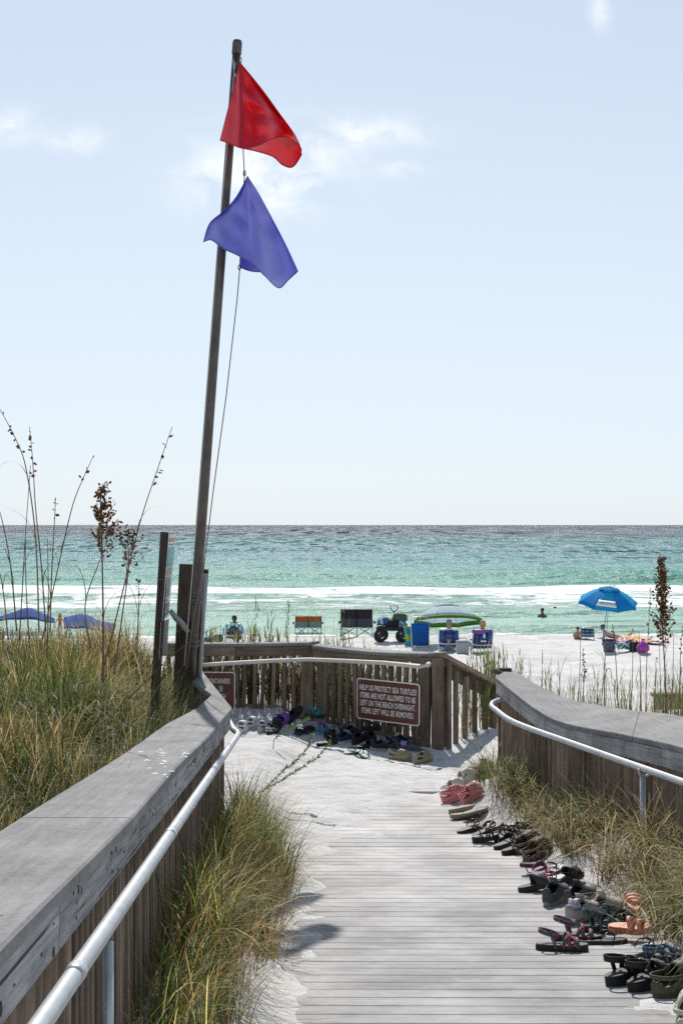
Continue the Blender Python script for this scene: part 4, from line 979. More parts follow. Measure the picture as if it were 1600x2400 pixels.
def build_oats():
    S = sea_oat
    S('tallest thin sea oat leaning to the upper left edge', [(92, 1480), (84, 1260), (62, 1100), (38, 1030), (0, 958)], 8.2, .40, .22, 0, branch=.05)
    S('upright thin sea oat crossing the tallest leaning one', [(108, 1480), (98, 1330), (84, 1190), (78, 1090), (70, 1000)], 8.4, .34, .22, 0, branch=.05)
    S('sea oat leaning right with a feathery bare tip, left of the big brown head', [(100, 1500), (128, 1370), (168, 1195), (196, 1120), (219, 1070)], 8.6, .38, .16, 0, branch=.06)
    S('short sea oat with small dark seeds, below the leaning feathery one', [(118, 1480), (122, 1340), (128, 1230), (131, 1165)], 8.8, .30, .45, 0, branch=.03)
    S('sea oat with the biggest dense brown head on the dune', [(242, 1600), (242, 1440), (240, 1320), (238, 1230), (236, 1140)], 8.0, .46, 2.3, 1.2, branch=.24, size=.027, r=.006)
    S('long sea oat arching right towards the information board', [(245, 1560), (292, 1370), (330, 1220), (366, 1110), (404, 1000)], 8.3, .36, .30, 0, branch=.06)
    S('sea oat with a drooping brown head, right of the biggest head', [(268, 1580), (290, 1420), (302, 1330), (300, 1270), (302, 1256)], 8.6, .52, 1.5, 1.2, branch=.22, size=.027)
    S('slim sea oat near the left edge with few seeds', [(40, 1480), (26, 1330), (8, 1230), (-6, 1180)], 8.0, .25, .12, 0)
    S('bare reddish sea oat stalk between the slim one and the tallest one', [(46, 1500), (52, 1400), (60, 1260), (72, 1090)], 9.0, .1, .1, 0)
    S('small brown sea oat low beside the information board', [(322, 1500), (325, 1440), (326, 1410), (324, 1360)], 9.5, .5, .5, 0, branch=.03)
    S('bent bare sea oat stalk leaning over the flagpole foot', [(300, 1640), (380, 1560), (450, 1500), (520, 1465)], 10.5, .05, .1, 0)
    S('curly dry sea oat leaning far left at the dune', [(20, 1500), (10, 1400), (0, 1340), (-14, 1290)], 8.8, .3, .3, 0)
    for k, (lab, pts) in enumerate((('bare thin stalk right of the biggest sea oat head', [(215, 1520), (200, 1420), (232, 1320), (246, 1290)]), ('bare thin stalk standing among the dune grass at the left edge', [(70, 1520), (62, 1380), (60, 1250)]), ('bare thin stalk between the crossing sea oats and the short seeded one', [(110, 1540), (114, 1420), (112, 1260)]))):
        S(lab, pts, 8.5 + .3 * k, .05, .0, 0)
    # right side, beyond the curving railing
    S('sea oat with a big dense brown head near the right edge', [(1560, 1700), (1558, 1600), (1552, 1480), (1548, 1400), (1548, 1308)], 14.0, .56, 2.4, .6, branch=.28, size=.036, r=.008)
    S('narrow dark sea oat just left of the big headed one at the right', [(1512, 1690), (1514, 1560), (1520, 1450), (1523, 1376)], 14.4, .50, .35, .4, branch=.07, size=.03, r=.005)
    S('sea oat with a slim brown head below the blue umbrella', [(1448, 1680), (1445, 1600), (1440, 1520), (1434, 1462)], 14.2, .42, .7, .1, branch=.035, size=.03, r=.006)
    S('short brown headed sea oat left of the slim headed one', [(1362, 1690), (1366, 1620), (1368, 1570), (1365, 1525)], 13.8, .6, .75, .1, branch=.035, size=.03, r=.006)
    S('sea oat with a thin dark head at the very right edge', [(1588, 1700), (1592, 1600), (1594, 1520), (1598, 1465)], 14.5, .4, .35, .5, branch=.05, size=.03, r=.005)
    S('bent brown stalk hooked over beside the slim headed sea oat', [(1418, 1690), (1415, 1610), (1420, 1572), (1430, 1570), (1432, 1600)], 14.0, .1, .2, 0, r=.006)
    stalks = ((1310, 1655, 1307, 1550, 'bare dark stalk left of the short brown headed sea oat'), (1352, 1660, 1360, 1470, 'tall bare stalk beside the low striped beach chair'), (1500, 1690, 1496, 1480, 'bare reddish stalk left of the narrow dark sea oat'),
              (1475, 1690, 1482, 1500, 'bare stalk passing in front of the beach towels'), (1545, 1690, 1543, 1500, 'bare stalk close to the big headed sea oat'), (1530, 1690, 1536, 1540, 'short bare stalk under the purple bag'), (1282, 1650, 1290, 1580, 'leaning bare stalk beside the curving railing end'), (1570, 1690, 1577, 1490, 'bare stalk right of the big headed sea oat'), (1404, 1690, 1423, 1440, 'long bare stalk crossing the blue umbrella pole'))
    for (x0, y0, x1, y1, lab) in stalks: S(lab, [(x0, y0), ((x0 + x1) / 2 + 2, (y0 + y1) / 2), (x1, y1)], random.uniform(13.4, 15), .1, .05, 0, r=.0055, leaves=1)
build_oats()
def trailing_weed():
    plain('weed_stem', (.10, .12, .035), .6); plain('weed_leaf', (.13, .22, .05), .55, 0, .3, 40, 0, .25)
    for pts, lab in (([(612, 1858), (655, 1815), (690, 1785), (720, 1755), (731, 1722)], 'spiky green weed shoot arching over the sand, upper of two'), ([(600, 1862), (665, 1825), (705, 1800), (748, 1770), (771, 1740)], 'spiky green weed shoot arching over the sand, lower of two'),
                     ([(640, 1735), (665, 1715), (690, 1700), (722, 1682)], 'pale yellow green leafy stem lying in front of the far shoes')):
        base = on_ground(pts[0][0], pts[0][1] + 6); Y = base.y; n = len(pts)
        if 'pale' in lab: Y = 14.6; base = at(640, 1740, 14.6); base.z = gz(base.x, base.y)
        P = catmull([at(px, py, Y + .25 * i / n) for i, (px, py) in enumerate(pts)], 8); P[0] = base
        root = empty('weed_shoot', base); tag(root, lab, 'weed')
        MB().tube(P, [.004 * (1 - .6 * i / len(P)) for i in range(len(P))], 6).build('stem', 'weed_stem', root, True, base)
        mb = MB()
        for i in range(3, len(P)):
            t = (P[i] - P[i - 1]).normalized()
            for s in range(5):
                a = random.uniform(0, 6.28); u = t.orthogonal(); u.rotate(Matrix.Rotation(a, 3, t)); d = (t * .8 + u * .7).normalized(); p = P[i - 1].lerp(P[i], random.random()); L = random.uniform(.03, .05); w = d.cross(t).normalized() * .0065
                mb.add([p, p + d * L * .5 + w, p + d * L, p + d * L * .5 - w], [(0, 1, 2, 3)])
        mb.build('leaf_spray', 'weed_leaf', root, False, base)
trailing_weed()
# ------------------------------------------------------------------ shoes (toe along +X, heel at x = 0)
def foot(L, W, n=28, side=1, inset=0):
    "outline of a shoe sole"
    pts = []
    for k in range(n):
        a = 2 * math.pi * k / n; c, s = math.cos(a), math.sin(a)
        x = .5 * L * (1 + math.copysign(abs(c) ** .82, c)); u = x / L
        wid = W * (.40 + .10 * math.sin(math.pi * min(1, max(0, (u - .30) / .75))) - .075 * math.exp(-((u - .40) / .16) ** 2))
        y = math.copysign(abs(s) ** .85, s) * wid + side * W * .05 * math.sin(u * 3.0) * (1 if s * side > 0 else .3)
        pts.append((x * (1 - 2 * inset / L) + inset, y * (1 - 2 * inset / W)))
    return pts
def shoe_root(name, label, cat, px, py, ang, tilt=(0, 0), lift=0, group=None, pos=None):
    p = on_ground(px, py, 5.0, 18) if pos is None else pos
    row = px > 1040 and 'patterned straps, ' not in label and 'dark brown' not in label
    if row: ang += .14; tilt = (tilt[0], tilt[1] - (.17 if abs(tilt[0]) < 2 else -.12)); lift += .022
    p.z += lift - .006
    # lie along the slope of what is underneath
    e = .12; sx = (top_z(p.x + e, p.y) - top_z(p.x - e, p.y)) / (2 * e); sy = (top_z(p.x, p.y + e) - top_z(p.x, p.y - e)) / (2 * e)
    nrm = Vector((-max(-.35, min(.35, sx)), -max(-.35, min(.35, sy)), 1)).normalized(); q = Vector((0, 0, 1)).rotation_difference(nrm)
    M = q.to_matrix() @ Euler((tilt[0], tilt[1], ang), 'XYZ').to_matrix() if True else None
    r = empty(name, p, rot=M.to_euler()); tag(r, label, cat, group or 'shoes left on the boardwalk'); r.scale = (1.07, 1.1, 1.24) if row else (1.03, 1.05, 1.2)
    return r
def shift(mb, L): mb.v = [(x - L / 2, y, z) for x, y, z in mb.v]; return mb
_c = {}
def colm(c, rough=.6, spec=.35, var=.2, scale=60):
    k = (tuple(round(v, 3) for v in c), rough)
    if k not in _c: _c[k] = plain('shoe_%d' % len(_c), c, rough, 0, var, scale, .1, spec=spec)
    return _c[k]
def camo(name, a, b, c, scale=45):
    if name in MATS: return MATS[name]
    m, N, L, bs = new_mat(name); tc = N.new('ShaderNodeTexCoord'); nz = N.new('ShaderNodeTexNoise'); nz.inputs['Scale'].default_value = scale; L.new(tc.outputs['Object'], nz.inputs['Vector'])
    r = N.new('ShaderNodeValToRGB'); r.color_ramp.interpolation = 'CONSTANT'; e = r.color_ramp.elements; e[0].color = c4(a); e[1].position = .46; e[1].color = c4(b); x = e.new(.56); x.color = c4(c)
    L.new(nz.outputs[0], r.inputs[0]); L.new(r.outputs[0], bs.inputs['Base Color']); bs.inputs['Roughness'].default_value = .7; MATS[name] = m; return m
def sole_layers(r, L, W, th, top, bot, side=1, top_th=.006, inset=.003, heel=0):
    o = foot(L, W, side=side); mb = shift(MB().prism(o, 0, th - top_th), L)
    mb.v = [(x, y, z + (.35 * th * max(0, (x / L + .5 - .72)) ** 1.2 if z < .5 * th else .6 * th * max(0, x / L + .5 - .72) ** 1.2) + heel * max(0, .5 - (x / L + .5)) * (z > .001)) for x, y, z in mb.v]
    s = mb.build('sole', bot, r); o2 = foot(L, W, side=side, inset=inset); mb = shift(MB().prism(o2, th - top_th + .0005, th), L)
    mb.v = [(x, y, z + .6 * th * max(0, x / L + .5 - .72) ** 1.2 + heel * max(0, .5 - (x / L + .5))) for x, y, z in mb.v]
    mb.build('footbed', top, r); return th
def flipflop(label, px, py, ang, top, strap, bot=None, L=.26, W=.10, th=.022, tilt=(0, 0), lift=0, flip=False, wide=.011, print_=None, pos=None):
    r = shoe_root('flip_flop', label, 'flip flop', px, py, ang, (tilt[0] + (math.pi if flip else 0), tilt[1]), lift + (th if flip else 0), pos=pos)
    tm = top if not isinstance(top, tuple) else colm(top); bm_ = colm(bot or tuple(v * .55 for v in (top if isinstance(top, tuple) else (.1, .1, .1))))
    t = sole_layers(r, L, W, th, tm, bm_); k = t + .012
    if print_:
        for (u, c) in print_: 
            mb = MB(); w = W * .36; x = (u - .5) * L; mb.add([(x, -w, t + .006), (x + .02, -w * .9, t + .006), (x + .035, w, t + .006), (x + .012, w, t + .006)], [(0, 1, 2, 3)]); mb.build('print_stripe', colm(c), r)
    sm = colm(strap, .45); toe = Vector((L * .26, .004, t + .002))
    for s in (-1, 1):
        e = Vector((-L * .06, s * W * .41, t + .004)); m1 = Vector((L * .16, s * W * .20, t + .030)); m2 = Vector((L * .04, s * W * .38, t + .030))
        MB().ribbon(catmull([toe + Vector((0, 0, .012)), m1, m2, e], 4), [Vector((.5, -s * .6, .5))] * 13, [wide * (.7 + .6 * math.sin(math.pi * k / 12)) for k in range(13)], .0035).build('strap', sm, r, True)
    MB().tube([toe - Vector((0, 0, .01)), toe + Vector((0, 0, .016))], .004, 6).build('toe_post', sm, r)
    return r
def slide(label, px, py, ang, top, band, bot=None, L=.27, W=.105, th=.028, tilt=(0, 0), lift=0, wb=.085, flip=False, two=False, pos=None, name='slide_sandal'):
    r = shoe_root(name, label, 'sandal', px, py, ang, (tilt[0] + (math.pi if flip else 0), tilt[1]), lift + (th if flip else 0), pos=pos)
    t = sole_layers(r, L, W, th, colm(top) if isinstance(top, tuple) else top, colm(bot or tuple(v * .6 for v in top)))
    bmt = colm(band) if isinstance(band, tuple) else band
    for (u, w_, hh) in (((.17, wb, .055),) if not two else ((.28, .026, .036), (.06, .026, .048))):
        pts = [Vector((L * u - .012 * math.sin(a), W * .47 * math.cos(a), t * .6 + hh * math.sin(a) ** .8)) for a in np.linspace(0.0, math.pi, 13)]
        MB().ribbon(pts, (1, 0, -.18), w_, .005).build('band', bmt, r, True)
    return r
def strappy(label, px, py, ang, top, strap, bot=None, L=.25, W=.095, th=.03, tilt=(0, 0), lift=0, w=.018, straps=2, ankle=True, pos=None, heel=.012, name='strap_sandal', stand=1.0):
    r = shoe_root(name, label, 'sandal', px, py, ang, tilt, lift, pos=pos)
    t = sole_layers(r, L, W, th, colm(top), colm(bot or (.02, .02, .02)), heel=heel)
    sm = colm(strap) if isinstance(strap, tuple) else strap
    def arch(u0, u1, hh, lean, name='strap', w_=w):
        pts = [Vector((L * (u0 + (u1 - u0) * k / 12) + lean * math.sin(a), W * .46 * math.cos(a), t * .7 + hh * math.sin(a) ** .75)) for k, a in enumerate(np.linspace(0, math.pi, 13))]
        MB().ribbon(pts, (1, 0, -.25), w_, .004).build(name, sm, r, True)
    arch(.26, .30, .036, 0); arch(.02, .14, .058, .01)
    if straps > 1: arch(.30, .02, .050, 0); 
    if straps > 2: arch(.02, .30, .046, .0)
    if ankle:
        pts = [Vector((-L * .40 + L * .36 * (1 - abs(math.cos(a))) ** 1.0 * (1 if math.sin(a) > 0 else 0), W * .40 * math.cos(a), t + .055 * stand)) for a in np.linspace(0, math.pi, 9)]
        ring = [Vector((-L * .24 - L * .20 * math.cos(b), W * .40 * math.sin(b), t + .060 * stand + .012 * math.cos(b))) for b in np.linspace(0, 2 * math.pi, 19)[:-1]]
        mb = MB(); mb.ribbon(ring + [ring[0]], (0, 0, 1), w * .9, .004); mb.build('ankle_strap', sm, r, True)
        for s in (-1, 1): MB().ribbon([Vector((-L * .12, s * W * .44, t * .6)), Vector((-L * .16, s * W * .44, t + .03)), Vector((-L * .20, s * W * .41, t + .06 * stand))], (1, 0, 0), w * .8, .004).build('strap', sm, r, True)
        MB().box((-L * .06, W * .36, t + .05 * stand), (.016, .006, .016)).build('buckle', 'galvanised', r)
    return r
def upper(L, W, base, hf, opening, ny=22, nx=30, side=1, flat=.85):
    "hollow shoe upper: arcs from side to side along the length, faces left out where the foot goes in"
    rows = []
    for i in range(nx + 1):
        u = i / nx; x = -L / 2 + L * (.012 + .976 * u)
        prof = max(0.0, 1 - abs(2 * u - 1) ** 3.2) ** .45
        wid = W * .5 * (prof * (.86 + .16 * math.sin(math.pi * max(0, min(1, (u - .35) / .8))) - .10 * math.exp(-((u - .40) / .15) ** 2)))
        h = hf(u); row = []
        for j in range(ny + 1):
            a = math.pi * j / ny; c, s = math.cos(a), math.sin(a)
            row.append(Vector((x + (.10 * L * (s ** 2) * (1 if u < .12 else 0) * 0), wid * math.copysign(abs(c) ** .72, c), base + h * s ** flat)))
        rows.append(row)
    def skip(i, j):
        u = (i + .5) / nx; v = (j + .5) / ny
        return opening(u, v)
    return rows, skip
def clog(label, px, py, ang, col, lin=None, L=.26, W=.112, tilt=(0, 0), lift=0, holes=True, strap_up=False, pos=None, bot=None, flip=False):
    r = shoe_root('clog', label, 'clog', px, py, ang, (tilt[0] + (math.pi if flip else 0), tilt[1]), lift + (.09 if flip else 0), pos=pos)
    m = colm(col, .65) if isinstance(col, tuple) else col; lm = colm(lin) if lin else m
    th = .026; o = foot(L, W); mb = shift(MB().prism(o, 0, th), L); mb.v = [(x, y, z + .02 * max(0, x / L + .5 - .75) * (1 if z < .01 else .6)) for x, y, z in mb.v]; mb.build('sole', colm(bot) if bot else m, r)
    hf = lambda u: .036 + .010 * math.exp(-((u - .02) / .1) ** 2) + .046 * float(sst(.28, .52, u)) - .034 * float(sst(.70, 1.0, u))
    rows, skip = upper(L, W, th - .003, hf, lambda u, v: u < .47 - .14 * abs(v - .5) and (.20 if u > .10 else .30) < v < (.80 if u > .10 else .70) and u > .04)
    b = MB().grid(rows, skip).build('upper', m, r, True, solid=.006)
    mb = shift(MB().prism(foot(L, W, inset=.008), th, th + .002), L); mb.build('footbed', lm, r)
    # heel strap on its two rivets
    if strap_up: pts = [Vector((L * .02 - L * .0, W * .50 * math.cos(a), th + .045 + .050 * math.sin(a))) for a in np.linspace(0, math.pi, 13)]
    else: pts = [Vector((-L * .02 - L * .45 * math.sin(a) ** .7, W * .50 * math.cos(a), th + .040 + .020 * math.sin(a))) for a in np.linspace(0, math.pi, 13)]
    MB().ribbon(pts, (0, 0, 1) if not strap_up else (1, 0, 0), .016, .005).build('heel_strap', m, r, True)
    for s in (-1, 1): MB().ellipsoid((-L * .01, s * W * .515, th + .045), (.009, .005, .009), 8, 5).build('rivet', 'black_metal' if sum(col if isinstance(col, tuple) else (0, 0, 0)) > 1.4 else m, r)
    if holes:
        dk = colm((.02, .018, .016), .9); hole_r = .0032 if isinstance(col, tuple) and sum(col) > 1.2 else .0055
        for (u, v) in ((.60, .32), (.60, .5), (.60, .68), (.70, .26), (.70, .42), (.70, .58), (.70, .74), (.79, .34), (.79, .5), (.79, .66), (.74, .14), (.64, .14), (.74, .86), (.64, .86)):
            i = u * 30; i0 = int(i); j0 = int(v * 22); p = rows[i0][j0]; q = rows[i0 + 1][j0]; w_ = rows[i0][min(j0 + 1, 22)]; nn = (q - p).cross(w_ - p).normalized()
            if nn.z < 0: nn = -nn
            MB().prism([(hole_r * math.cos(a), hole_r * math.sin(a)) for a in np.linspace(0, 6.28, 9)[:-1]], .0032, .0042, Matrix.Translation(p) @ Vector((0, 0, 1)).rotation_difference(nn).to_matrix().to_4x4()).build('vent_hole', dk, b)
    return r
def sneaker(label, px, py, ang, col, sole, L=.285, W=.10, tilt=(0, 0), lift=0, lace=(.7, .7, .7), lin=(.05, .05, .05), sock=None, high=0, pos=None, heel_col=None, name='sneaker'):
    r = shoe_root(name, label, 'shoe', px, py, ang, tilt, lift, pos=pos)
    m = colm(col, .8) if isinstance(col, tuple) else col; th = .030; o = foot(L, W)
    mb = shift(MB().prism(o, 0, th), L); mb.v = [(x, y * (1.0 if z < .01 else .97), z + .028 * max(0, x / L + .5 - .78) * (1 if z < .01 else .4) + (.008 * max(0, .4 - (x / L + .5)) if z > .01 else 0)) for x, y, z in mb.v]; mb.build('sole', colm(sole, .7), r)
    hf = lambda u: (.052 + high) + .020 * math.exp(-((u - .0) / .10) ** 2) + .022 * math.exp(-((u - .40) / .12) ** 2) - .034 * float(sst(.50, .97, u))
    op = lambda u, v: .05 < u < .42 and (.24 - .0 * u) < v < .76 or (.42 <= u < .50 and .38 < v < .62)
    rows, skip = upper(L, W * 1.0, th - .004, hf, op); up_ = MB().grid(rows, skip).build('upper', m, r, True, solid=.006)
    lm = colm(lin); mb = shift(MB().prism(foot(L, W, inset=.012), th + .004, th + .007), L); mb.build('insole', lm, r)
    tg = [Vector((L * (.02 - .10 * k / 5), 0, th + .060 + high + .030 * k / 5 - .004 * (5 - k))) for k in range(6)]
    MB().ribbon(tg, (0, 1, 0), .045, .005).build('tongue', m, r, True)
    lc = colm(lace)
    for k in range(4):
        u = .46 + .055 * k; i = int(u * 30); a_, b_ = rows[i][7] + Vector((0, 0, .004)), rows[i + 1][15] + Vector((0, 0, .004)); t_ = rows[i][11] + Vector((0, 0, .005))
        MB().tube([a_, t_, b_], .0028, 5).build('lace', lc, up_, True)
    for s in (-1, 1): MB().tube(catmull([rows[13][11] + Vector((0, 0, .006)), rows[13][11] + Vector((.0, s * .02, .014)), rows[14][11] + Vector((.02, s * .036, .006)), rows[15][11] + Vector((.01, s * .012, .006))], 4), .0022, 5).build('lace', lc, up_, True)
    MB().tube([rows[2][j] + Vector((0, 0, .002)) for j in range(6, 17)], .005, 6).build('collar', m if heel_col is None else colm(heel_col), up_, True)
    if heel_col is not None: MB().ribbon([rows[1][j] + Vector((-.003, 0, 0)) for j in range(4, 19)], (0, 0, 1), .03, .003).build('heel_tab', colm(heel_col), up_, True)
    if sock is not None:
        P = []; 
        for i in range(9):
            P.append([Vector((-L * .24 + (.036 + .010 * math.sin(3 * b + i)) * math.cos(b), (.024 + .007 * math.sin(2 * b + i * 1.3)) * math.sin(b), th + .02 + .0068 * i + .006 * math.sin(b * 4 + i))) for b in np.linspace(0, 2 * math.pi, 15)])
        MB().grid(P).add([P[8][k] for k in range(14)], [tuple(range(14))]).build('sock', colm(sock, .9), r, True)
    return r

D = math.radians
BLK = (.016, .016, .018); DGR = (.05, .05, .055); NAV = (.022, .028, .06); GRY = (.20, .20, .205); LGR = (.42, .42, .42)
def all_shoes():
    # --- along the picket railing, left to right
    clog('white clog at the far left end of the railing shoes, nearest the sign corner', 566, 1716, D(75), (.60, .60, .60))
    clog('white clog leaning in the shade beside the first white clog', 588, 1706, D(60), (.55, .55, .56))
    clog('small pale grey clog showing its heel, between white clogs and black sandals', 612, 1716, D(85), (.38, .40, .42), L=.20, W=.085)
    strappy('black strap sandal left of the purple clog', 638, 1718, D(70), BLK, BLK, straps=3, L=.27)
    sneaker('black shoe standing behind the black strap sandals', 650, 1700, D(100), BLK, BLK, lace=BLK)
    clog('purple child clog tipped up against the pickets', 664, 1706, D(60), (.17, .075, .36), L=.19, W=.085, tilt=(0, D(-35)), lift=.05)
    sneaker('black shoe propped upright on the pickets behind the grey slide', 690, 1698, D(60), BLK, DGR, tilt=(0, D(-40)), lift=.09, lace=BLK)
    slide('grey soled black slide seen from its heel', 700, 1721, D(80), DGR, BLK, (.13, .13, .13))
    slide('second grey soled black slide, right of the first', 722, 1716, D(75), DGR, BLK, (.13, .13, .13), two=True)
    strappy('teal strap sandal lying on top of the black shoes', 738, 1704, D(20), (.03, .10, .11), (.02, .27, .27), L=.24, lift=.12, straps=3)
    sneaker('left one of the child shoes in teal and pink', 749, 1717, D(82), (.02, .26, .36), (.40, .40, .40), L=.20, W=.08, lin=(.62, .03, .17), lace=(.6, .05, .2), high=.012, heel_col=(.62, .03, .17))
    sneaker('right one of the child shoes in teal and pink', 760, 1720, D(78), (.02, .26, .36), (.40, .40, .40), L=.20, W=.08, lin=(.62, .03, .17), lace=(.6, .05, .2), high=.012, heel_col=(.62, .03, .17))
    flipflop('grey flip flop behind the navy sneaker on its side', 786, 1708, D(50), (.20, .20, .20), BLK)
    sneaker('navy sneaker rolled on its side showing a white sole edge', 786, 1728, D(10), NAV, (.62, .62, .60), tilt=(D(55), 0), lift=.03)
    strappy('brown leather sandal lying in the sun in front of the navy sneaker', 768, 1744, D(15), (.05, .03, .022), (.055, .032, .022), straps=2, ankle=False)
    sneaker('navy canvas shoe with a white sole', 812, 1736, D(40), NAV, (.55, .55, .55))
    sneaker('dark navy canvas shoe behind the other canvas shoe', 824, 1722, D(45), NAV, (.45, .45, .46))
    sneaker('black shoe in the dark pile, left one', 842, 1738, D(60), BLK, BLK, lace=BLK); sneaker('black shoe in the dark pile, right one', 866, 1736, D(110), BLK, BLK, lace=BLK)
    strappy('black sandal on top of the dark pile', 868, 1728, D(30), BLK, BLK, lift=.08, straps=3); slide('black slide in front of the dark pile', 862, 1752, D(30), BLK, BLK)
    flipflop('mint green flip flop, left one', 824, 1766, D(52), (.30, .40, .36), BLK, (.07, .08, .08)); flipflop('mint green flip flop, right one', 852, 1772, D(95), (.30, .40, .36), BLK, (.07, .08, .08), L=.24)
    sneaker('black running shoe with grey laces and a grey sole', 892, 1758, D(35), (.025, .026, .034), (.33, .33, .34), lace=(.35, .37, .42))
    sneaker('dark running shoe behind, partly covered by the grey sneaker', 922, 1758, D(25), (.05, .055, .075), (.30, .30, .31), lace=(.2, .2, .25))
    sneaker('grey blue running shoe with a lavender sock', 962, 1764, D(-12), (.085, .09, .115), (.50, .50, .50), lace=(.12, .12, .15), sock=(.36, .38, .62), L=.30)
    sneaker('navy shoe in the shade by the railing foot', 930, 1744, D(150), NAV, (.3, .3, .3))
    clog('muddy khaki clog left of its mate, by the sneakers', 936, 1782, D(-22), (.33, .28, .19)); clog('muddy khaki clog with camouflage toe, on the bare planks', 992, 1788, D(35), (.30, .255, .17), lin=(.05, .04, .03), L=.24)
    # --- the row beside the curving railing, far to near
    strappy('black sandal under the grass at the far end of the row', 1122, 1826, D(40), BLK, BLK, straps=3, L=.26); sneaker('black shoe under the grass behind the black sandal', 1136, 1814, D(60), BLK, BLK, lace=BLK)
    clog('white clog farther from the deck, charm on its toe', 1092, 1848, D(24), (.68, .66, .60), (.5, .48, .44), lift=.03); clog('white clog nearer the deck, beside the pink clogs', 1066, 1868, D(28), (.72, .71, .68), (.5, .48, .44), L=.25, lift=.02)
    clog('pink clog, left one', 1066, 1880, D(5), (.62, .24, .25), (.40, .07, .10), L=.225, W=.09); clog('pink clog, right one', 1110, 1876, D(18), (.62, .24, .25), (.40, .07, .10), L=.225, W=.09)
    slide('tan sandal upside down, left of the striped sole', 1082, 1902, D(25), (.28, .22, .15), (.2, .15, .1), (.30, .245, .18), flip=True, wb=.05); slide('tan sandal upside down, middle one', 1088, 1918, D(22), (.28, .22, .15), (.2, .15, .1), (.30, .245, .18), flip=True, wb=.05)
    flipflop('flip flop turned over with a grey striped sole', 1112, 1918, D(32), (.10, .09, .08), BLK, (.22, .20, .18), L=.27, flip=True, lift=.03)
    flipflop('brown leather flip flop, left one', 1106, 1950, D(22), (.085, .06, .045), (.055, .036, .027), (.03, .022, .018), L=.27, wide=.02); flipflop('brown leather flip flop, right one', 1144, 1954, D(20), (.115, .08, .06), (.055, .036, .027), (.03, .022, .018), L=.29, wide=.022)
    strappy('black glittery sandal on the planks', 1138, 1976, D(-10), (.20, .20, .21), BLK, L=.20, straps=2, w=.01, heel=.02)
    strappy('black thin strap sandal, far left of four', 1184, 1970, D(38), BLK, BLK, w=.010, L=.24, straps=2); strappy('black thin strap sandal, farthest of four', 1220, 1962, D(40), BLK, BLK, w=.012, L=.24, straps=3)
    strappy('black thong sandal, lying nearest the deck', 1190, 1988, D(30), (.04, .04, .042), BLK, w=.012, L=.27, straps=2, ankle=False); strappy('black thong sandal with its heel towards the camouflage clogs', 1208, 2002, D(28), (.05, .05, .05), BLK, w=.012, L=.25, straps=2, ankle=False)
    cm = camo('camo_brown', (.045, .037, .024), (.125, .10, .06), (.21, .175, .11))
    clog('camouflage clog, left one', 1240, 1998, D(40), cm, (.02, .016, .012), L=.29, W=.115, holes=False); clog('camouflage clog, right one', 1262, 2014, D(36), cm, (.02, .016, .012), L=.29, W=.115)
    flipflop('plum flip flop turned over, sole up', 1248, 2048, D(38), (.14, .045, .075), (.12, .04, .065), (.125, .050, .078), L=.25, flip=True, lift=.03, tilt=(0, D(0))); flipflop('plum flip flop with a wide glossy strap', 1266, 2056, D(48), (.17, .06, .11), (.19, .07, .13), L=.23, wide=.03)
    flipflop('pink and white striped flip flop with navy straps, upper one', 1292, 2054, D(42), (.55, .52, .50), (.025, .03, .06), (.05, .04, .05), L=.25, print_=[(.12, (.68, .10, .16)), (.25, (.68, .12, .18)), (.38, (.70, .13, .2)), (.62, (.10, .12, .2))])
    flipflop('pink and white striped flip flop with navy straps, lower one', 1286, 2078, D(20), (.55, .50, .48), (.02, .022, .04), (.04, .035, .04), L=.24, print_=[(.10, (.68, .10, .16)), (.3, (.68, .12, .18)), (.5, (.6, .1, .16))])
    slide('small black slide beside the grey sneakers', 1254, 2090, D(8), (.045, .042, .04), (.045, .045, .048), L=.22, W=.10); slide('black leather sandal behind the grey sneakers', 1330, 2072, D(28), DGR, BLK, L=.27)
    sneaker('grey sneaker, left one', 1302, 2116, D(52), (.085, .088, .092), (.26, .265, .27), lace=(.3, .3, .3), L=.30); sneaker('grey sneaker, right one', 1360, 2122, D(42), (.085, .088, .092), (.26, .265, .27), lace=(.05, .06, .06), L=.30)
    sneaker('worn beige sneaker with a white sock inside', 1366, 2158, D(42), (.42, .37, .345), (.35, .32, .26), lace=(.6, .57, .52), lin=(.3, .28, .26), sock=(.62, .63, .72), L=.30, W=.105); sneaker('worn beige sneaker with untied laces', 1418, 2152, D(36), (.42, .37, .345), (.35, .32, .26), lace=(.6, .57, .52), lin=(.33, .30, .26), L=.30, W=.105)
    cs = camo('strap_teal', (.015, .022, .03), (.05, .12, .13), (.09, .11, .10), 70)
    strappy('black sandal with teal patterned straps, left one', 1412, 2186, D(20), BLK, cs, w=.028, L=.27, straps=2, th=.035); strappy('black sandal with teal patterned straps, right one', 1452, 2172, D(32), BLK, cs, w=.028, L=.27, straps=3, th=.035)
    slide('peach two strap sandal standing up, upper one', 1484, 2160, D(70), (.66, .27, .15), (.68, .28, .16), (.62, .25, .14), L=.23, W=.09, two=True, tilt=(0, D(-12)), lift=.05); slide('peach two strap sandal, lower one', 1476, 2204, D(-30), (.66, .27, .15), (.68, .28, .16), (.62, .25, .14), L=.22, W=.09, two=True, tilt=(D(14), D(8)), lift=.03)
    pk = camo('strap_pink', (.50, .06, .11), (.03, .02, .03), (.05, .20, .24), 90)
    strappy('black sandal with pink and teal patterned straps, in front', 1316, 2228, D(-8), (.10, .105, .11), pk, L=.265, W=.105, straps=3, th=.032, w=.02, heel=0, stand=.75); strappy('black sandal with pink and teal patterned straps, behind', 1350, 2206, D(-14), (.09, .095, .10), pk, L=.265, W=.105, straps=2, th=.032, w=.02, heel=0)
    flipflop('dark brown flip flop between the patterned and the peach sandals', 1408, 2212, D(8), (.055, .04, .032), BLK, (.03, .02, .018), L=.28)
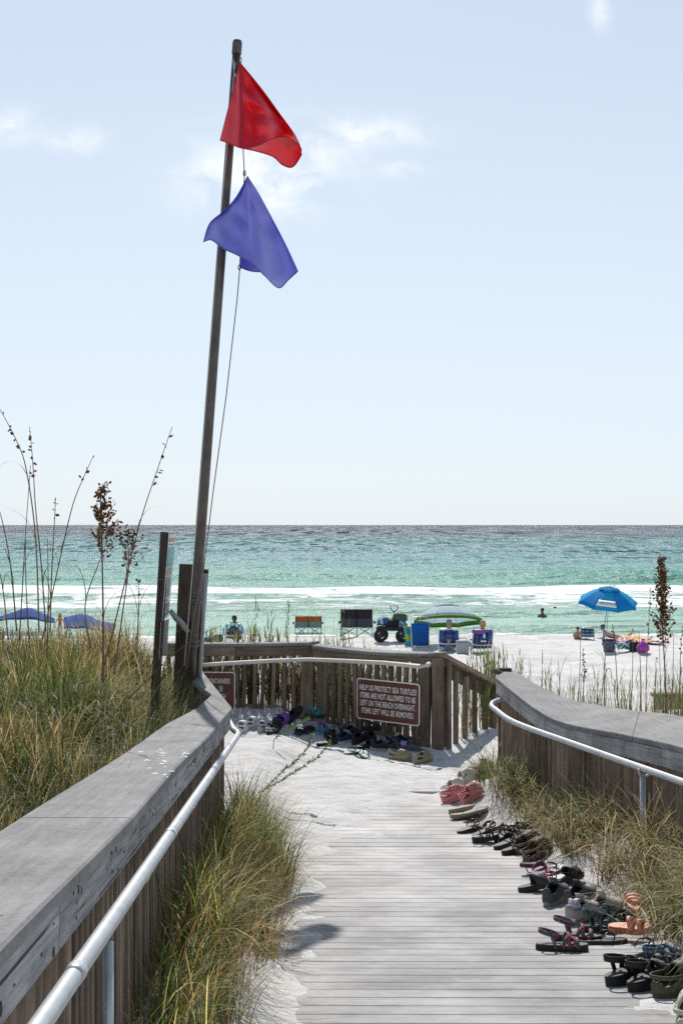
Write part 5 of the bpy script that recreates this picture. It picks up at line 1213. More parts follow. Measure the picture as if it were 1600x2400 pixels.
    strappy('big black strap sandal nearest the deck edge', 1474, 2302, D(25), (.035, .035, .037), BLK, L=.27, W=.105, th=.036, w=.026, straps=2, heel=.015); strappy('big black strap sandal beside the olive clog', 1524, 2316, D(28), (.035, .035, .037), BLK, L=.27, W=.105, th=.036, w=.026, straps=3, heel=.015)
    flipflop('grey flip flop under the peach sandal', 1508, 2244, D(20), (.24, .24, .25), BLK, (.06, .06, .06), L=.27); bs = camo('strap_blue', (.015, .03, .06), (.05, .13, .22), (.16, .24, .3), 110)
    strappy('black sandal with blue patterned straps behind the big black ones', 1552, 2272, D(40), DGR, bs, L=.27, W=.11, straps=3, w=.024)
    clog('olive green clog cut by the picture edge', 1592, 2332, D(22), (.085, .085, .05), (.16, .15, .10), L=.29, W=.115)
    clog('cream clog in the bottom corner', 1618, 2412, D(60), (.55, .53, .44), L=.27)
all_shoes()
# ------------------------------------------------------------------ people
EDGES = [('pelvis', 'spine'), ('spine', 'chest'), ('chest', 'neck'), ('neck', 'head_low'), ('head_low', 'head_mid'), ('head_mid', 'head_top'), ('head_low', 'nose')]
for s_ in 'LR': EDGES += [('chest', 'shoulder' + s_), ('shoulder' + s_, 'elbow' + s_), ('elbow' + s_, 'wrist' + s_), ('wrist' + s_, 'palm' + s_), ('pelvis', 'hip' + s_), ('hip' + s_, 'knee' + s_), ('knee' + s_, 'ankle' + s_), ('ankle' + s_, 'toe' + s_)]
RAD = dict(pelvis=.135, spine=.12, chest=.135, neck=.055, head_low=.078, head_mid=.098, head_top=.070, nose=.02, shoulder=.062, elbow=.045, wrist=.031, palm=.036, hip=.095, knee=.062, ankle=.042, toe=.036)
def skin_mesh(name, J, edges, mat, parent, rs=1.0, scale=1.0, rad=None, sub=1, fingers=False, root='pelvis'):
    bm = bmesh.new(); lay = bm.verts.layers.skin.verify(); V = {}
    def add(k, p, r):
        v = bm.verts.new(p); v[lay].radius = (r, r); v[lay].use_root = (k == root); V[k] = v; return v
    used = []
    for a, b in edges:
        for k in (a, b):
            if k in J and k not in V:
                base = k[:-1] if k[-1] in 'LR' else k; add(k, Vector(J[k]) * 1.0, (rad or RAD)[base] * rs * scale)
        if a in V and b in V: bm.edges.new((V[a], V[b]))
    if fingers:
        for s in 'LR':
            if 'palm' + s not in V: continue
            w, p = Vector(J['wrist' + s]), Vector(J['palm' + s]); d = (p - w).normalized(); sd_ = d.cross(Vector((0, 0, 1)))
            if sd_.length < .1: sd_ = d.cross(Vector((0, 1, 0)))
            sd_.normalize(); nn = sd_.cross(d)
            for k, (o, l) in enumerate(((-.030, .070), (-.010, .082), (.010, .076), (.028, .060))):
                q0 = p + sd_ * o * scale + d * .03 * scale; a = add('f%s%d' % (s, k), q0, .010 * scale); b = add('g%s%d' % (s, k), q0 + (d * .6 - nn * .25) * l * scale, .009 * scale); c = add('h%s%d' % (s, k), q0 + (d * .8 - nn * .6) * l * scale, .007 * scale)
                bm.edges.new((V['palm' + s], a)); bm.edges.new((a, b)); bm.edges.new((b, c))
            a = add('t' + s, w + sd_ * -.045 * scale + d * .045 * scale, .011 * scale); b = add('u' + s, w + sd_ * -.060 * scale + d * .085 * scale, .008 * scale); bm.edges.new((V['wrist' + s], a)); bm.edges.new((a, b))
    me = bpy.data.meshes.new(name); bm.to_mesh(me); bm.free(); me.materials.append(MATS[mat] if isinstance(mat, str) else mat)
    o = bpy.data.objects.new(name, me); COL.objects.link(o); o.parent = parent
    m = o.modifiers.new('skin', 'SKIN'); m.use_smooth_shade = True; m.branch_smoothing = .4
    if sub: s = o.modifiers.new('smooth', 'SUBSURF'); s.levels = sub; s.render_levels = sub
    return o
def hair(parent, J, mat, long=0, scale=1.0, back=Vector((0, -1, 0))):
    h = Vector(J['head_mid']); up = (Vector(J['head_top']) - h).normalized(); b = back * scale
    mb = MB(); mb.ellipsoid(h + up * .030 * scale + b * .018, (.104 * scale, .104 * scale, .112 * scale), 14, 10)
    mb.v = [tuple(Vector(v) + Vector((random.uniform(-1, 1), random.uniform(-1, 1), random.uniform(-1, 1))) * .004 * scale) if (Vector(v) - h).dot(b) > -.045 * scale * scale or v[2] > h.z + .04 * scale else tuple(h + (Vector(v) - h) * .8) for v in mb.v]
    if long:
        for k in range(9):
            a = -1.3 + 2.6 * k / 8; r_ = .085 * scale; p = h + Vector((math.sin(a) * r_, 0, 0)) + b * math.cos(a) * .085
            mb.tube([p, p + b * .02 + Vector((0, 0, -long * .5)), p + b * .015 + Vector((random.uniform(-.02, .02), 0, -long * random.uniform(.85, 1)))], [.028 * scale, .026 * scale, .008], 6)
    return mb.build('hair', mat, parent, True)
def face(parent, J, fwd, scale=1.0):
    h = Vector(J['head_mid']); side = fwd.cross(Vector((0, 0, 1))).normalized()
    for s in (-1, 1):
        MB().ellipsoid(h + fwd * .088 * scale + side * s * .034 * scale, (.012 * scale, .008 * scale, .007 * scale), 8, 5).build('eye', 'eye_dark', parent, True)
        MB().ellipsoid(h + side * s * .098 * scale + Vector((0, 0, -.012)), (.010 * scale, .018 * scale, .028 * scale), 8, 6).build('ear', MATS['skin_tan'], parent, True)
    MB().ellipsoid(h + fwd * .080 * scale + Vector((0, 0, -.062 * scale)), (.024 * scale, .01, .006 * scale), 8, 5).build('mouth', 'lip', parent, True)
plain('skin_tan', (.42, .235, .155), .55, 0, .1, 20); plain('skin_fair', (.55, .33, .24), .55, 0, .1, 20); plain('skin_brown', (.16, .085, .055), .5, 0, .1, 20)
plain('eye_dark', (.02, .015, .012), .3); plain('lip', (.32, .10, .09), .5)
plain('hair_grey', (.23, .21, .20), .7, 0, .4, 90, .4); plain('hair_blond', (.42, .27, .10), .6, 0, .4, 90, .4); plain('hair_dark', (.025, .018, .014), .5, 0, .4, 90, .4); plain('hair_brown', (.12, .065, .03), .6, 0, .4, 90, .4)
def seated(J0=(0, 0, .2), lean=.25, scale=1.0, arms='rest', knees=.45):
    x, y, z = J0; s = scale
    def p(a, b, c): return (x + a * s, y + b * s, z + c * s)
    J = dict(pelvis=p(0, 0, .05), spine=p(0, -.06, .25), chest=p(0, -.14, .46), neck=p(0, -.17, .60), head_low=p(0, -.165, .69), head_mid=p(0, -.16, .77), head_top=p(0, -.165, .85), nose=p(0, -.055, .745))
    for sd_, k in (('L', -1), ('R', 1)):
        J['shoulder' + sd_] = p(k * .17, -.14, .50); J['elbow' + sd_] = p(k * .29, .0, .27); J['wrist' + sd_] = p(k * .27, .24, .25); J['palm' + sd_] = p(k * .26, .31, .24)
        J['hip' + sd_] = p(k * .09, .02, .03); J['knee' + sd_] = p(k * .13, .42, knees * .55); J['ankle' + sd_] = p(k * .11, .70, -.08); J['toe' + sd_] = p(k * .12, .82, -.11)
    return J
def standing(scale=1.0, arms=0.1):
    s = scale
    def p(a, b, c): return (a * s, b * s, c * s)
    J = dict(pelvis=p(0, 0, .93), spine=p(0, .01, 1.12), chest=p(0, 0, 1.32), neck=p(0, -.01, 1.47), head_low=p(0, .0, 1.56), head_mid=p(0, .005, 1.64), head_top=p(0, 0, 1.72), nose=p(0, .105, 1.615))
    for sd_, k in (('L', -1), ('R', 1)):
        J['shoulder' + sd_] = p(k * .17, 0, 1.38); J['elbow' + sd_] = p(k * (.22 + arms), .02, 1.12); J['wrist' + sd_] = p(k * (.24 + arms * 1.6), .10, .90); J['palm' + sd_] = p(k * (.24 + arms * 1.7), .13, .83)
        J['hip' + sd_] = p(k * .09, 0, .88); J['knee' + sd_] = p(k * .10, .02, .48); J['ankle' + sd_] = p(k * .11, -.02, .08); J['toe' + sd_] = p(k * .13, .12, .035)
    return J
TORSO = [('pelvis', 'spine'), ('spine', 'chest'), ('chest', 'shoulderL'), ('chest', 'shoulderR')]
def beach(px, py): return on_ground(px, py, 30, 72)

# ------------------------------------------------------------------ things on the beach
def fabric(name, col, var=.12, tr=.0, rough=.75): return plain(name, col, rough, 0, var, 40, .08, translucent=tr, spec=.2)
def print_mat(name, base, spots, scale=14, thr=.56):
    m, N, L, b = new_mat(name); tc = N.new('ShaderNodeTexCoord'); nz = N.new('ShaderNodeTexNoise'); nz.inputs['Scale'].default_value = scale; nz.inputs['Detail'].default_value = 2; L.new(tc.outputs['Object'], nz.inputs['Vector'])
    r = N.new('ShaderNodeValToRGB'); r.color_ramp.interpolation = 'CONSTANT'; e = r.color_ramp.elements; e[0].color = c4(base); e[1].position = thr; e[1].color = c4(spots[0])
    for k, s in enumerate(spots[1:]): x = e.new(thr + .05 * (k + 1)); x.color = c4(s)
    L.new(nz.outputs[0], r.inputs[0]); L.new(r.outputs[0], b.inputs['Base Color']); b.inputs['Roughness'].default_value = .75; MATS[name] = m; return m
def stripe_mat(name, a, b_, n, axis=0):
    m, N, L, b = new_mat(name); tc = N.new('ShaderNodeTexCoord'); sp = N.new('ShaderNodeSeparateXYZ'); L.new(tc.outputs['Object'], sp.inputs[0])
    mm = N.new('ShaderNodeMath'); mm.operation = 'MULTIPLY'; mm.inputs[1].default_value = n; L.new(sp.outputs[axis], mm.inputs[0]); fr = N.new('ShaderNodeMath'); fr.operation = 'FRACT'; L.new(mm.outputs[0], fr.inputs[0])
    gt = N.new('ShaderNodeMath'); gt.operation = 'GREATER_THAN'; gt.inputs[1].default_value = .5; L.new(fr.outputs[0], gt.inputs[0])
    mx = N.new('ShaderNodeMix'); mx.data_type = 'RGBA'; L.new(gt.outputs[0], mx.inputs[0]); mx.inputs[6].default_value = c4(a); mx.inputs[7].default_value = c4(b_); L.new(mx.outputs[2], b.inputs['Base Color']); b.inputs['Roughness'].default_value = .85; MATS[name] = m; return m
def sag_panel(p00, p10, p01, p11, sag, n=8, m=6):
    "cloth stretched between four corners, sagging along sag"
    p00, p10, p01, p11, sag = map(Vector, (p00, p10, p01, p11, sag)); P = []
    for i in range(m + 1):
        v = i / m; P.append([(p00.lerp(p10, u)).lerp(p01.lerp(p11, u), v) + sag * (4 * u * (1 - u)) * (.35 + .65 * 4 * v * (1 - v)) for u in np.linspace(0, 1, n + 1)])
    return P
def loveseat(label, px, py, W, H, back_top, back_low, frame_m, rz, tab=None):
    g = beach(px, py); r = empty('camp_loveseat', g, rz); tag(r, label, 'camp chair')
    w = W / 2; zs = .42; yb = -.24; yf = .26; T = .011
    bt = fabric('cloth_%s_a' % tab[0], back_top, tr=.25); bl = fabric('cloth_%s_b' % tab[0], back_low, tr=.2)
    for s in (-1, 1):
        a, b = (-w, 0) if s < 0 else (0, w); zt = H; zm = H - (H - zs) * .52
        MB().grid(sag_panel((a + .01, yb - .05, zm), (b - .01, yb - .05, zm), (a + .01, yb - .12, zt), (b - .01, yb - .12, zt), (0, .03, -.02))).build('back_panel', bt, r, True, solid=.006)
        MB().grid(sag_panel((a + .01, yb, zs - .02), (b - .01, yb, zs - .02), (a + .01, yb - .05, zm), (b - .01, yb - .05, zm), (0, .03, 0))).build('lower_back_panel', bl, r, True, solid=.006)
        MB().grid(sag_panel((a + .01, yb, zs), (b - .01, yb, zs), (a + .01, yf, zs + .03), (b - .01, yf, zs + .03), (0, 0, -.07))).build('seat', bl, r, True, solid=.006)
    for x in (-w, 0, w): MB().tube([(x, yb + .02, .02), (x, yb - .02, zs), (x, yb - .12, H)], T, 8).build('back_post', frame_m, r, True)
    for x0, x1 in ((-w, -.02), (.02, w)):
        for y in (yb, yf):
            MB().tube([(x0, y, .02), (x1, y, zs)], T * .9, 6).build('cross_leg', frame_m, r, True); MB().tube([(x1, y, .02), (x0, y, zs)], T * .9, 6).build('cross_leg', frame_m, r, True)
    for x in (-w, 0, w):
        MB().tube([(x, yb, .03), (x, yf, zs)], T * .9, 6).build('cross_leg', frame_m, r, True); MB().tube([(x, yf, .03), (x, yb, zs)], T * .9, 6).build('cross_leg', frame_m, r, True)
        for y in (yb, yf): MB().prism(rrect(.05, .05, .02), 0, .03, Matrix.Translation((x, y, 0))).build('foot', frame_m, r)
    for s in (-1, 1):
        x = s * w; MB().tube([(x, yf, zs), (x + s * .03, yf + .02, zs + .2)], T, 8).build('arm_post', frame_m, r, True)
        MB().grid(sag_panel((x - .035, yb - .08, zs + .26), (x + .045, yb - .08, zs + .26), (x - .035, yf + .1, zs + .20), (x + .055, yf + .1, zs + .20), (0, 0, -.02))).build('armrest', bl, r, True, solid=.012)
        MB().tube([(x + s * .09, yf - .02, zs + .10), (x + s * .09, yf - .02, zs + .21)], [.04, .048], 10).build('cup_holder', bl, r, True)
    if tab[1] is not None: MB().grid(sag_panel((-w + .03, yb - .145, H - .10), (-w + .17, yb - .14, H - .10), (-w + .03, yb - .15, H - .03), (-w + .12, yb - .15, H - .03), (0, 0, 0), 2, 2)).build('logo_patch', colm(tab[1]), r)
    return r
plain('frame_black', (.025, .025, .028), .45, .4, .2); plain('frame_white', (.72, .72, .72), .35, .2, .08); plain('frame_alu', (.55, .56, .57), .35, .7, .1)
plain('rubber', (.025, .025, .026), .85, 0, .3)
def beach_chair(label, px, py, W, H, mat, frame_m, rz=0, stripes=None, low=.20, name='beach_chair'):
    g = beach(px, py); r = empty(name, g, rz); tag(r, label, 'beach chair'); w = W / 2
    MB().grid(sag_panel((-w, -.05, low), (w, -.05, low), (-w, -.30, H), (w, -.30, H), (0, .04, 0))).build('back_panel', mat, r, True, solid=.008)
    MB().grid(sag_panel((-w, -.05, low), (w, -.05, low), (-w, .42, low + .05), (w, .42, low + .05), (0, 0, -.05))).build('seat', mat, r, True, solid=.008)
    for s in (-1, 1):
        x = s * (w + .02)
        MB().tube(catmull([(x, -.02, .02), (x, -.05, low), (x, -.18, (low + H) / 2), (x, -.31, H + .0)], 3), .019, 8).build('back_tube', frame_m, r, True)
        MB().tube(catmull([(x, -.32, .02), (x, -.28, .25), (x, -.10, .40), (x, .30, .40), (x, .42, .25), (x, .45, .02)], 4), .012, 8).build('arm_tube', frame_m, r, True)
        MB().box((x, .10, .415), (.05, .36, .02)).build('armrest', frame_m, r)
    MB().tube(catmull([(-w - .02, -.31, H), (-w * .8, -.325, H + .035), (0, -.33, H + .045), (w * .8, -.325, H + .035), (w + .02, -.31, H)], 4), .020, 8).build('top_tube', frame_m, r, True)
    MB().tube(catmull([(-w - .02, -.20, low + .18), (-w * .85, -.27, low + .13), (0, -.28, low + .115), (w * .85, -.27, low + .13), (w + .02, -.20, low + .18)], 4), .021, 8).build('carry_bar', frame_m, r, True)
    MB().grid(sag_panel((-w * .8, -.24, low + .26), (w * .8, -.24, low + .26), (-w * .8, -.30, H - .12), (w * .8, -.30, H - .12), (0, -.03, 0))).build('rear_pouch', mat, r, True, solid=.006)
    for s in (-1, 1): MB().ribbon([(s * w * .35, -.33, H - .02), (s * w * .45, -.33, low + .3), (s * w * .35, -.26, low + .06)], (1, 0, 0), .04, .006).build('shoulder_strap', 'frame_black', r, True)
    return r, g
def umbrella(label, base, apex, rad, drop, tilt_dir, tilt, pole_m, panel_mats, band=None, under=None, spin=0, vent=True, sc_edge=.02, text=None, rib_m='frame_alu'):
    "base and apex are points; the canopy is tilted by tilt towards tilt_dir"
    r = empty('beach_umbrella', base); tag(r, label, 'umbrella')
    base, apex = Vector(base), Vector(apex)
    ax = Vector((math.cos(tilt_dir) * math.sin(tilt), math.sin(tilt_dir) * math.sin(tilt), math.cos(tilt)))
    q = Vector((0, 0, 1)).rotation_difference(ax).to_matrix()
    hub = apex - ax * drop * 1.02; elbow = apex - ax * drop * 1.15
    MB().tube([base - Vector((0, 0, .25)), base.lerp(elbow, .55)], .019, 10).build('pole', pole_m, r, True, base); MB().tube([base.lerp(elbow, .5), elbow, apex], .015, 10).build('upper_pole', pole_m, r, True, base)
    MB().tube([base.lerp(elbow, .53), base.lerp(elbow, .57)], .026, 10).build('pole_collar', 'frame_white', r, True, base)
    def S(a, t): # point on the canopy, a angle, t 0..1 outwards
        k = a * 8 / (2 * math.pi); f = k - math.floor(k); a0 = math.floor(k) * 2 * math.pi / 8; a1 = a0 + 2 * math.pi / 8
        def rib(b): rr = rad * t; return Vector((rr * math.cos(b), rr * math.sin(b), -drop * (t ** 1.75)))
        p = rib(a0).lerp(rib(a1), f); sagv = 4 * f * (1 - f); p.z -= .0; p *= 1 - .02 * sagv * t; p.z += drop * .055 * sagv * t * t
        return apex + q @ p
    for k in range(8):
        a0 = spin + 2 * math.pi * k / 8
        kk = 2 * math.pi / 8
        # spin must fall on ribs
        def SP(f, t): 
            b0 = a0; b1 = a0 + kk
            def rib(b): return Vector((rad * t * math.cos(b), rad * t * math.sin(b), -drop * (t ** 1.75)))
            p = rib(b0).lerp(rib(b1), f); sg = 4 * f * (1 - f); p.x *= 1 - .03 * sg * t; p.y *= 1 - .03 * sg * t; p.z += drop * .05 * sg * t * t
            return apex + q @ p
        t1 = .90 if band else 1.0
        MB().grid([[SP(f, t) for f in np.linspace(0, 1, 9)] for t in np.linspace(.02, t1, 10)]).build('canopy_panel', panel_mats[k % len(panel_mats)], r, True, base, solid=.003)
        if band: MB().grid([[SP(f, t) for f in np.linspace(0, 1, 9)] for t in np.linspace(t1 + .002, 1.0, 3)]).build('canopy_band', band, r, True, base, solid=.003)
        # valance
        V0 = [SP(f, 1.0) for f in np.linspace(0, 1, 9)]; ed = [p - ax * (.035 + .02 * math.sin(math.pi * i / 8)) for i, p in enumerate(V0)]
        MB().grid([V0, ed]).build('valance', under or panel_mats[k % len(panel_mats)], r, True, base, solid=.003)
        MB().tube([apex - ax * .02, apex + q @ Vector((rad * .5 * math.cos(a0), rad * .5 * math.sin(a0), -drop * .5 ** 1.75 - .012)), apex + q @ Vector((rad * math.cos(a0), rad * math.sin(a0), -drop - .012))], .006, 6).build('rib', rib_m, r, True, base)
        if vent: MB().grid([[SP(f, t) + ax * (.035 * (1 - 0)) for f in np.linspace(0, 1, 7)] for t in np.linspace(.0, .36, 4)]).build('vent_panel', panel_mats[k % len(panel_mats)], r, True, base, solid=.003)
    MB().tube([apex + ax * .02, apex + ax * .09], [.018, .012], 8).build('finial', pole_m, r, True, base)
    return r, SP, q, apex, ax

def build_beach():
    # two-seat camp chairs
    loveseat('orange and pale blue two seat camp chair facing the sea', 722, 1489, 1.26, .96, (.42, .13, .030), (.22, .31, .34), 'frame_black', R(4), ('orange', (.5, .06, .03)))
    loveseat('charcoal grey two seat camp chair facing the sea', 836, 1492, 1.30, 1.16, (.030, .030, .038), (.075, .08, .10), 'frame_black', R(-3), ('grey', (.55, .04, .03)))
    # wagon
    g = beach(918, 1504); r = empty('beach_wagon', g, R(-8)); tag(r, 'black beach wagon with big wheels, loaded with bags and towels', 'wagon')
    MB().box((0, 0, .46), (1.12, .60, .05)).build('bed', 'frame_black', r)
    fabric('wagon_cloth', (.03, .032, .036))
    for y in (-.30, .30):
        MB().tube([(-.56, y, .66), (.56, y, .66)], .014, 8).build('top_rail', 'frame_black', r, True)
        MB().grid(sag_panel((-.56, y, .48), (.56, y, .48), (-.56, y, .58), (.56, y, .58), (0, 0, 0), 2, 2)).build('side_panel', 'wagon_cloth', r, solid=.006)
    for x in (-.56, .56):
        MB().tube([(x, -.30, .66), (x, .30, .66)], .014, 8).build('top_rail', 'frame_black', r, True)
        for y in (-.30, .30): MB().tube([(x, y, .44), (x, y, .66)], .014, 8).build('corner_post', 'frame_black', r, True)
    for x in (-.42, .42):
        for y in (-.34, .34):
            t = MB().tube([(x + .20 * math.cos(a), y, .24 + .20 * math.sin(a)) for a in np.linspace(0, 2 * math.pi, 25)[:-1]], .052, 8, closed=True).build('wheel', 'rubber', r, True)
            mb = MB(); mb.tube([(x, y - .03, .24), (x, y + .03, .24)], .10, 12)
            for k in range(5): a = k * 1.257; mb.tube([(x, y, .24), (x + .17 * math.cos(a), y, .24 + .17 * math.sin(a))], .022, 6)
            mb.build('rim', 'frame_black', t, False)
            MB().tube([(x, y * .6, .24), (x, y * .6, .46)], .016, 6).build('axle_strut', 'frame_black', r, True)
    MB().tube([(.10, -.34, .50), (.12, -.44, .95), (.13, -.47, 1.18)], .014, 8).build('handle_shaft', 'frame_black', r, True)
    MB().tube(catmull([(.13, -.47, 1.18), (.02, -.48, 1.27), (.0, -.48, 1.38), (.13, -.49, 1.41), (.27, -.48, 1.38), (.25, -.48, 1.27), (.13, -.47, 1.18)], 4), .018, 8).build('handle', 'frame_black', r, True)
    def bundle(name, label, cat, c, d, mat, rz=0, seed=0, rot=None):
        M = Matrix.Rotation(R(-8), 4, 'Z'); p = g + (M.to_3x3() @ Vector(c)) if rot is None else Vector(c)
        b = empty(name, p - Vector((0, 0, d[2] / 2)), R(rz)); tag(b, label, cat)
        mb = MB(); mb.ellipsoid((0, 0, d[2] / 2), (d[0] / 2, d[1] / 2, d[2] / 2), 18, 12)
        mb.v = [(math.copysign(abs(2 * x / d[0]) ** .7, x) * d[0] / 2 * (1 + .25 * float(vnoise(np.array([x * 9]), np.array([z * 9 + seed]), seed)[0])), math.copysign(abs(2 * y / d[1]) ** .7, y) * d[1] / 2, z + .06 * float(vnoise(np.array([x * 12 + seed]), np.array([y * 12]), seed)[0])) for x, y, z in mb.v]
        mb.build('fabric_body', mat, b, True)
        MB().tube(catmull([(-d[0] * .2, 0, d[2] * .92), (-d[0] * .05, .02, d[2] * 1.12), (d[0] * .1, 0, d[2] * 1.12), (d[0] * .2, 0, d[2] * .92)], 3), .008, 6).build('carry_loop', 'frame_black', b, True); return b
    print_mat('bag_green', (.045, .075, .045), [(.10, .14, .09)], 30); print_mat('bag_blue', (.02, .06, .20), [(.1, .25, .55), (.5, .55, .6)], 9); fabric('bag_dark', (.02, .022, .03)); print_mat('bag_bright', (.02, .16, .42), [(.6, .62, .6), (.35, .5, .05)], 8)
    bundle('mesh_bag', 'bulging dark green mesh bag on top of the wagon load', 'bag', (.30, .02, .92), (.56, .46, .40), 'bag_green', 10, 3)
    bundle('towel_bundle', 'blue and white towel bundle at the left end of the wagon', 'towel', (-.30, -.05, .78), (.52, .5, .34), 'bag_blue', 20, 5)
    bundle('duffel_bag', 'dark duffel bag in the middle of the wagon', 'bag', (.02, -.10, .70), (.6, .42, .34), 'bag_dark', -12, 8); bundle('towel_bundle', 'bright blue towel bundle at the right end of the wagon', 'towel', (.42, -.14, .68), (.34, .34, .28), 'bag_bright', 0, 11)
    for k, (x, c, lab) in enumerate(((-.16, (.55, .42, .2), 'tan'), (-.06, (.06, .12, .4), 'navy'), (.04, (.08, .09, .12), 'black'))):
        p = g + Matrix.Rotation(R(-8), 3, 'Z') @ Vector((x, -.22, .62)); b = empty('rolled_shade', p); tag(b, '%s rolled beach shade leaning in the wagon' % lab, 'rolled shade')
        MB().tube([(0, 0, 0), (.30, .12, .42)], .035, 10).build('roll', colm(c), b, True); MB().tube([(.14, .056, .20), (.16, .064, .224)], .039, 10).build('tie_band', 'frame_black', b, True)
    # blue mesh carrier beside the wagon
    g = beach(985, 1518); r = empty('folded_lounger', g, R(6)); tag(r, 'upright folded lounger with translucent blue mesh beside the wagon', 'lounger')
    m = fabric('blue_mesh', (.02, .16, .50), .1, .45)
    MB().grid(sag_panel((-.30, 0, .08), (.30, 0, .08), (-.32, .10, .88), (.32, .10, .88), (0, -.05, 0))).build('sling', m, r, True, solid=.004)
    MB().grid(sag_panel((-.28, .18, .05), (.28, .18, .05), (-.30, .14, .80), (.30, .14, .80), (0, .05, 0))).build('rear_sling', m, r, True, solid=.004)
    for s in (-1, 1):
        MB().tube([(s * .31, -.03, 0), (s * .33, .10, .92)], .012, 8).build('frame_tube', 'frame_alu', r, True); MB().tube([(s * .30, .22, 0), (s * .34, .10, .70)], .012, 8).build('frame_tube', 'frame_alu', r, True)
    MB().tube(catmull([(-.33, .10, .92), (-.30, .12, 1.06), (0, .12, 1.12), (.30, .12, 1.06), (.33, .10, .92)], 4), .013, 8).build('frame_tube', 'frame_alu', r, True); MB().tube(catmull([(-.45, .12, .98), (-.40, .12, 1.14), (-.1, .12, 1.16), (.05, .12, .95)], 4), .012, 8).build('frame_tube', 'frame_alu', r, True)
    MB().box((-.14, .1, 1.08), (.22, .03, .03)).build('grip', colm((.55, .05, .04)), r)
    p = beach(958, 1516); bt = empty('hanging_towel', p); tag(bt, 'teal and lime towel draped at the left of the blue lounger', 'towel'); stripe_mat('towel_teal', (.02, .30, .38), (.28, .42, .04), 2.2, 2)
    MB().grid([[Vector((-.16 + .32 * u + .03 * math.sin(v * 5), .05 * math.sin(u * 9 + v * 3), .75 * v)) for u in np.linspace(0, 1, 12)] for v in np.linspace(0, 1, 8)]).build('cloth', 'towel_teal', bt, True, solid=.012)
    # white umbrella, tilted towards the sea
    b = beach(1047, 1513); ap = at(1047, 1417, b.y + .35); fabric('umb_white', (.62, .74, .78), .06, .5); fabric('umb_band', (.10, .25, .035), .1, .35); fabric('umb_under', (.60, .62, .60), .05, .5)
    umbrella('white beach umbrella with a green band over the two blue chairs', b, ap, 1.38, .66, R(92), R(12), 'frame_white', ['umb_white'], 'umb_band', 'umb_band', spin=R(22.5), rib_m='frame_white')
    # blue umbrella
    b = beach(1408, 1513); ap = at(1427, 1378, b.y - .1); fabric('umb_blue', (.016, .36, .72), .08, .55); fabric('umb_blue_lit', (.03, .50, .78), .08, .55); fabric('umb_blue_deep', (.010, .11, .36), .08, .30); fabric('umb_blue_pale', (.12, .30, .62), .08, .3); plain('pole_blue', (.03, .22, .50), .4, 0, .1)
    r, SP, q, apx, ax = umbrella('bright blue beach umbrella with a white printed patch', b, ap, 1.12, .56, R(-78), R(14), 'pole_blue', ['umb_blue', 'umb_blue_lit'], None, None, spin=R(-90 + 8), rib_m='pole_blue')  # every other panel lighter: light on the canopy painted into the cloth colour
    def rib_pt(a, t): return apx + q @ Vector((1.12 * t * math.cos(a), 1.12 * t * math.sin(a), -.56 * t ** 1.75))
    a0, a1 = R(-82 - 45), R(-82)
    def SPt(f, t): return rib_pt(a0, t).lerp(rib_pt(a1, t), f) + ax * .018 + Vector((0, -.012, 0))
    patch = [[SPt(f, t) for f in np.linspace(.02, .98, 7)] for t in np.linspace(.70, .90, 4)]
    MB().grid(patch).build('printed_patch', 'sign_white', r, True, b, solid=.002)
    c0, c1, cu = SPt(.08, .80), SPt(.92, .80), SPt(.5, .70); x_ = (c1 - c0).normalized(); y_ = (cu - (c0 + c1) / 2); y_ = (y_ - x_ * y_.dot(x_)).normalized(); z_ = x_.cross(y_); c_ = (c0 + c1) / 2 + z_ * .012
    Mt = Matrix(((x_.x, y_.x, z_.x, c_.x), (x_.y, y_.y, z_.y, c_.y), (x_.z, y_.z, z_.z, c_.z), (0, 0, 0, 1)))
    lettering('NAUTICA', .15, .95, Mt, 'board_ink', r, b)
    # blue backpack chairs with two people
    pm = print_mat('chair_blue', (.018, .07, .24), [(.05, .18, .46), (.02, .05, .18)], 10, .52)
    for k, (px, py, lab) in enumerate(((1051, 1529, 'blue backpack beach chair under the white umbrella, left one'), (1127, 1533, 'blue backpack beach chair with a purple towel over it, right one'))):
        rc, gg = beach_chair(lab, px, py, .66, .80, pm, 'frame_white', R((-4, 8)[k]))
        MB().prism(rrect(.20, .05, .01), 0, .004, Matrix.Translation((0, -.325, .46)) @ Euler((R(72), 0, 0)).to_matrix().to_4x4()).build('logo_patch', colm((.55, .12, .10)) if k == 0 else 'sign_white', rc)
    g1 = beach(1051, 1529); p1 = empty('person', (g1.x, g1.y, g1.z)); tag(p1, 'person with grey hair in a white shirt sitting in the left blue chair', 'person')
    J = seated((0, .05, .22), scale=1.08); skin_mesh('body', J, EDGES, 'skin_tan', p1, fingers=True); hair(p1, J, 'hair_grey'); face(p1, J, Vector((0, 1, 0))); fabric('shirt_white', (.68, .70, .74))
    skin_mesh('shirt', J, TORSO + [('shoulderL', 'elbowL'), ('shoulderR', 'elbowR')], 'shirt_white', p1, 1.16); fabric('shorts_grey', (.22, .23, .25)); skin_mesh('shorts', J, [('pelvis', 'hipL'), ('hipL', 'kneeL'), ('pelvis', 'hipR'), ('hipR', 'kneeR')], 'shorts_grey', p1, 1.14)
    g2 = beach(1127, 1533); p2 = empty('person', (g2.x, g2.y, g2.z)); p2.rotation_euler = (0, 0, R(8)); tag(p2, 'person with blond hair and tanned arms sitting in the right blue chair', 'person')
    J = seated((.02, .05, .22), scale=1.06); skin_mesh('body', J, EDGES, 'skin_tan', p2, fingers=True); hair(p2, J, 'hair_blond', .10); face(p2, J, Vector((0, 1, 0))); fabric('suit_purple', (.12, .05, .2)); skin_mesh('swimsuit', J, [('pelvis', 'spine'), ('spine', 'chest')], 'suit_purple', p2, 1.1)
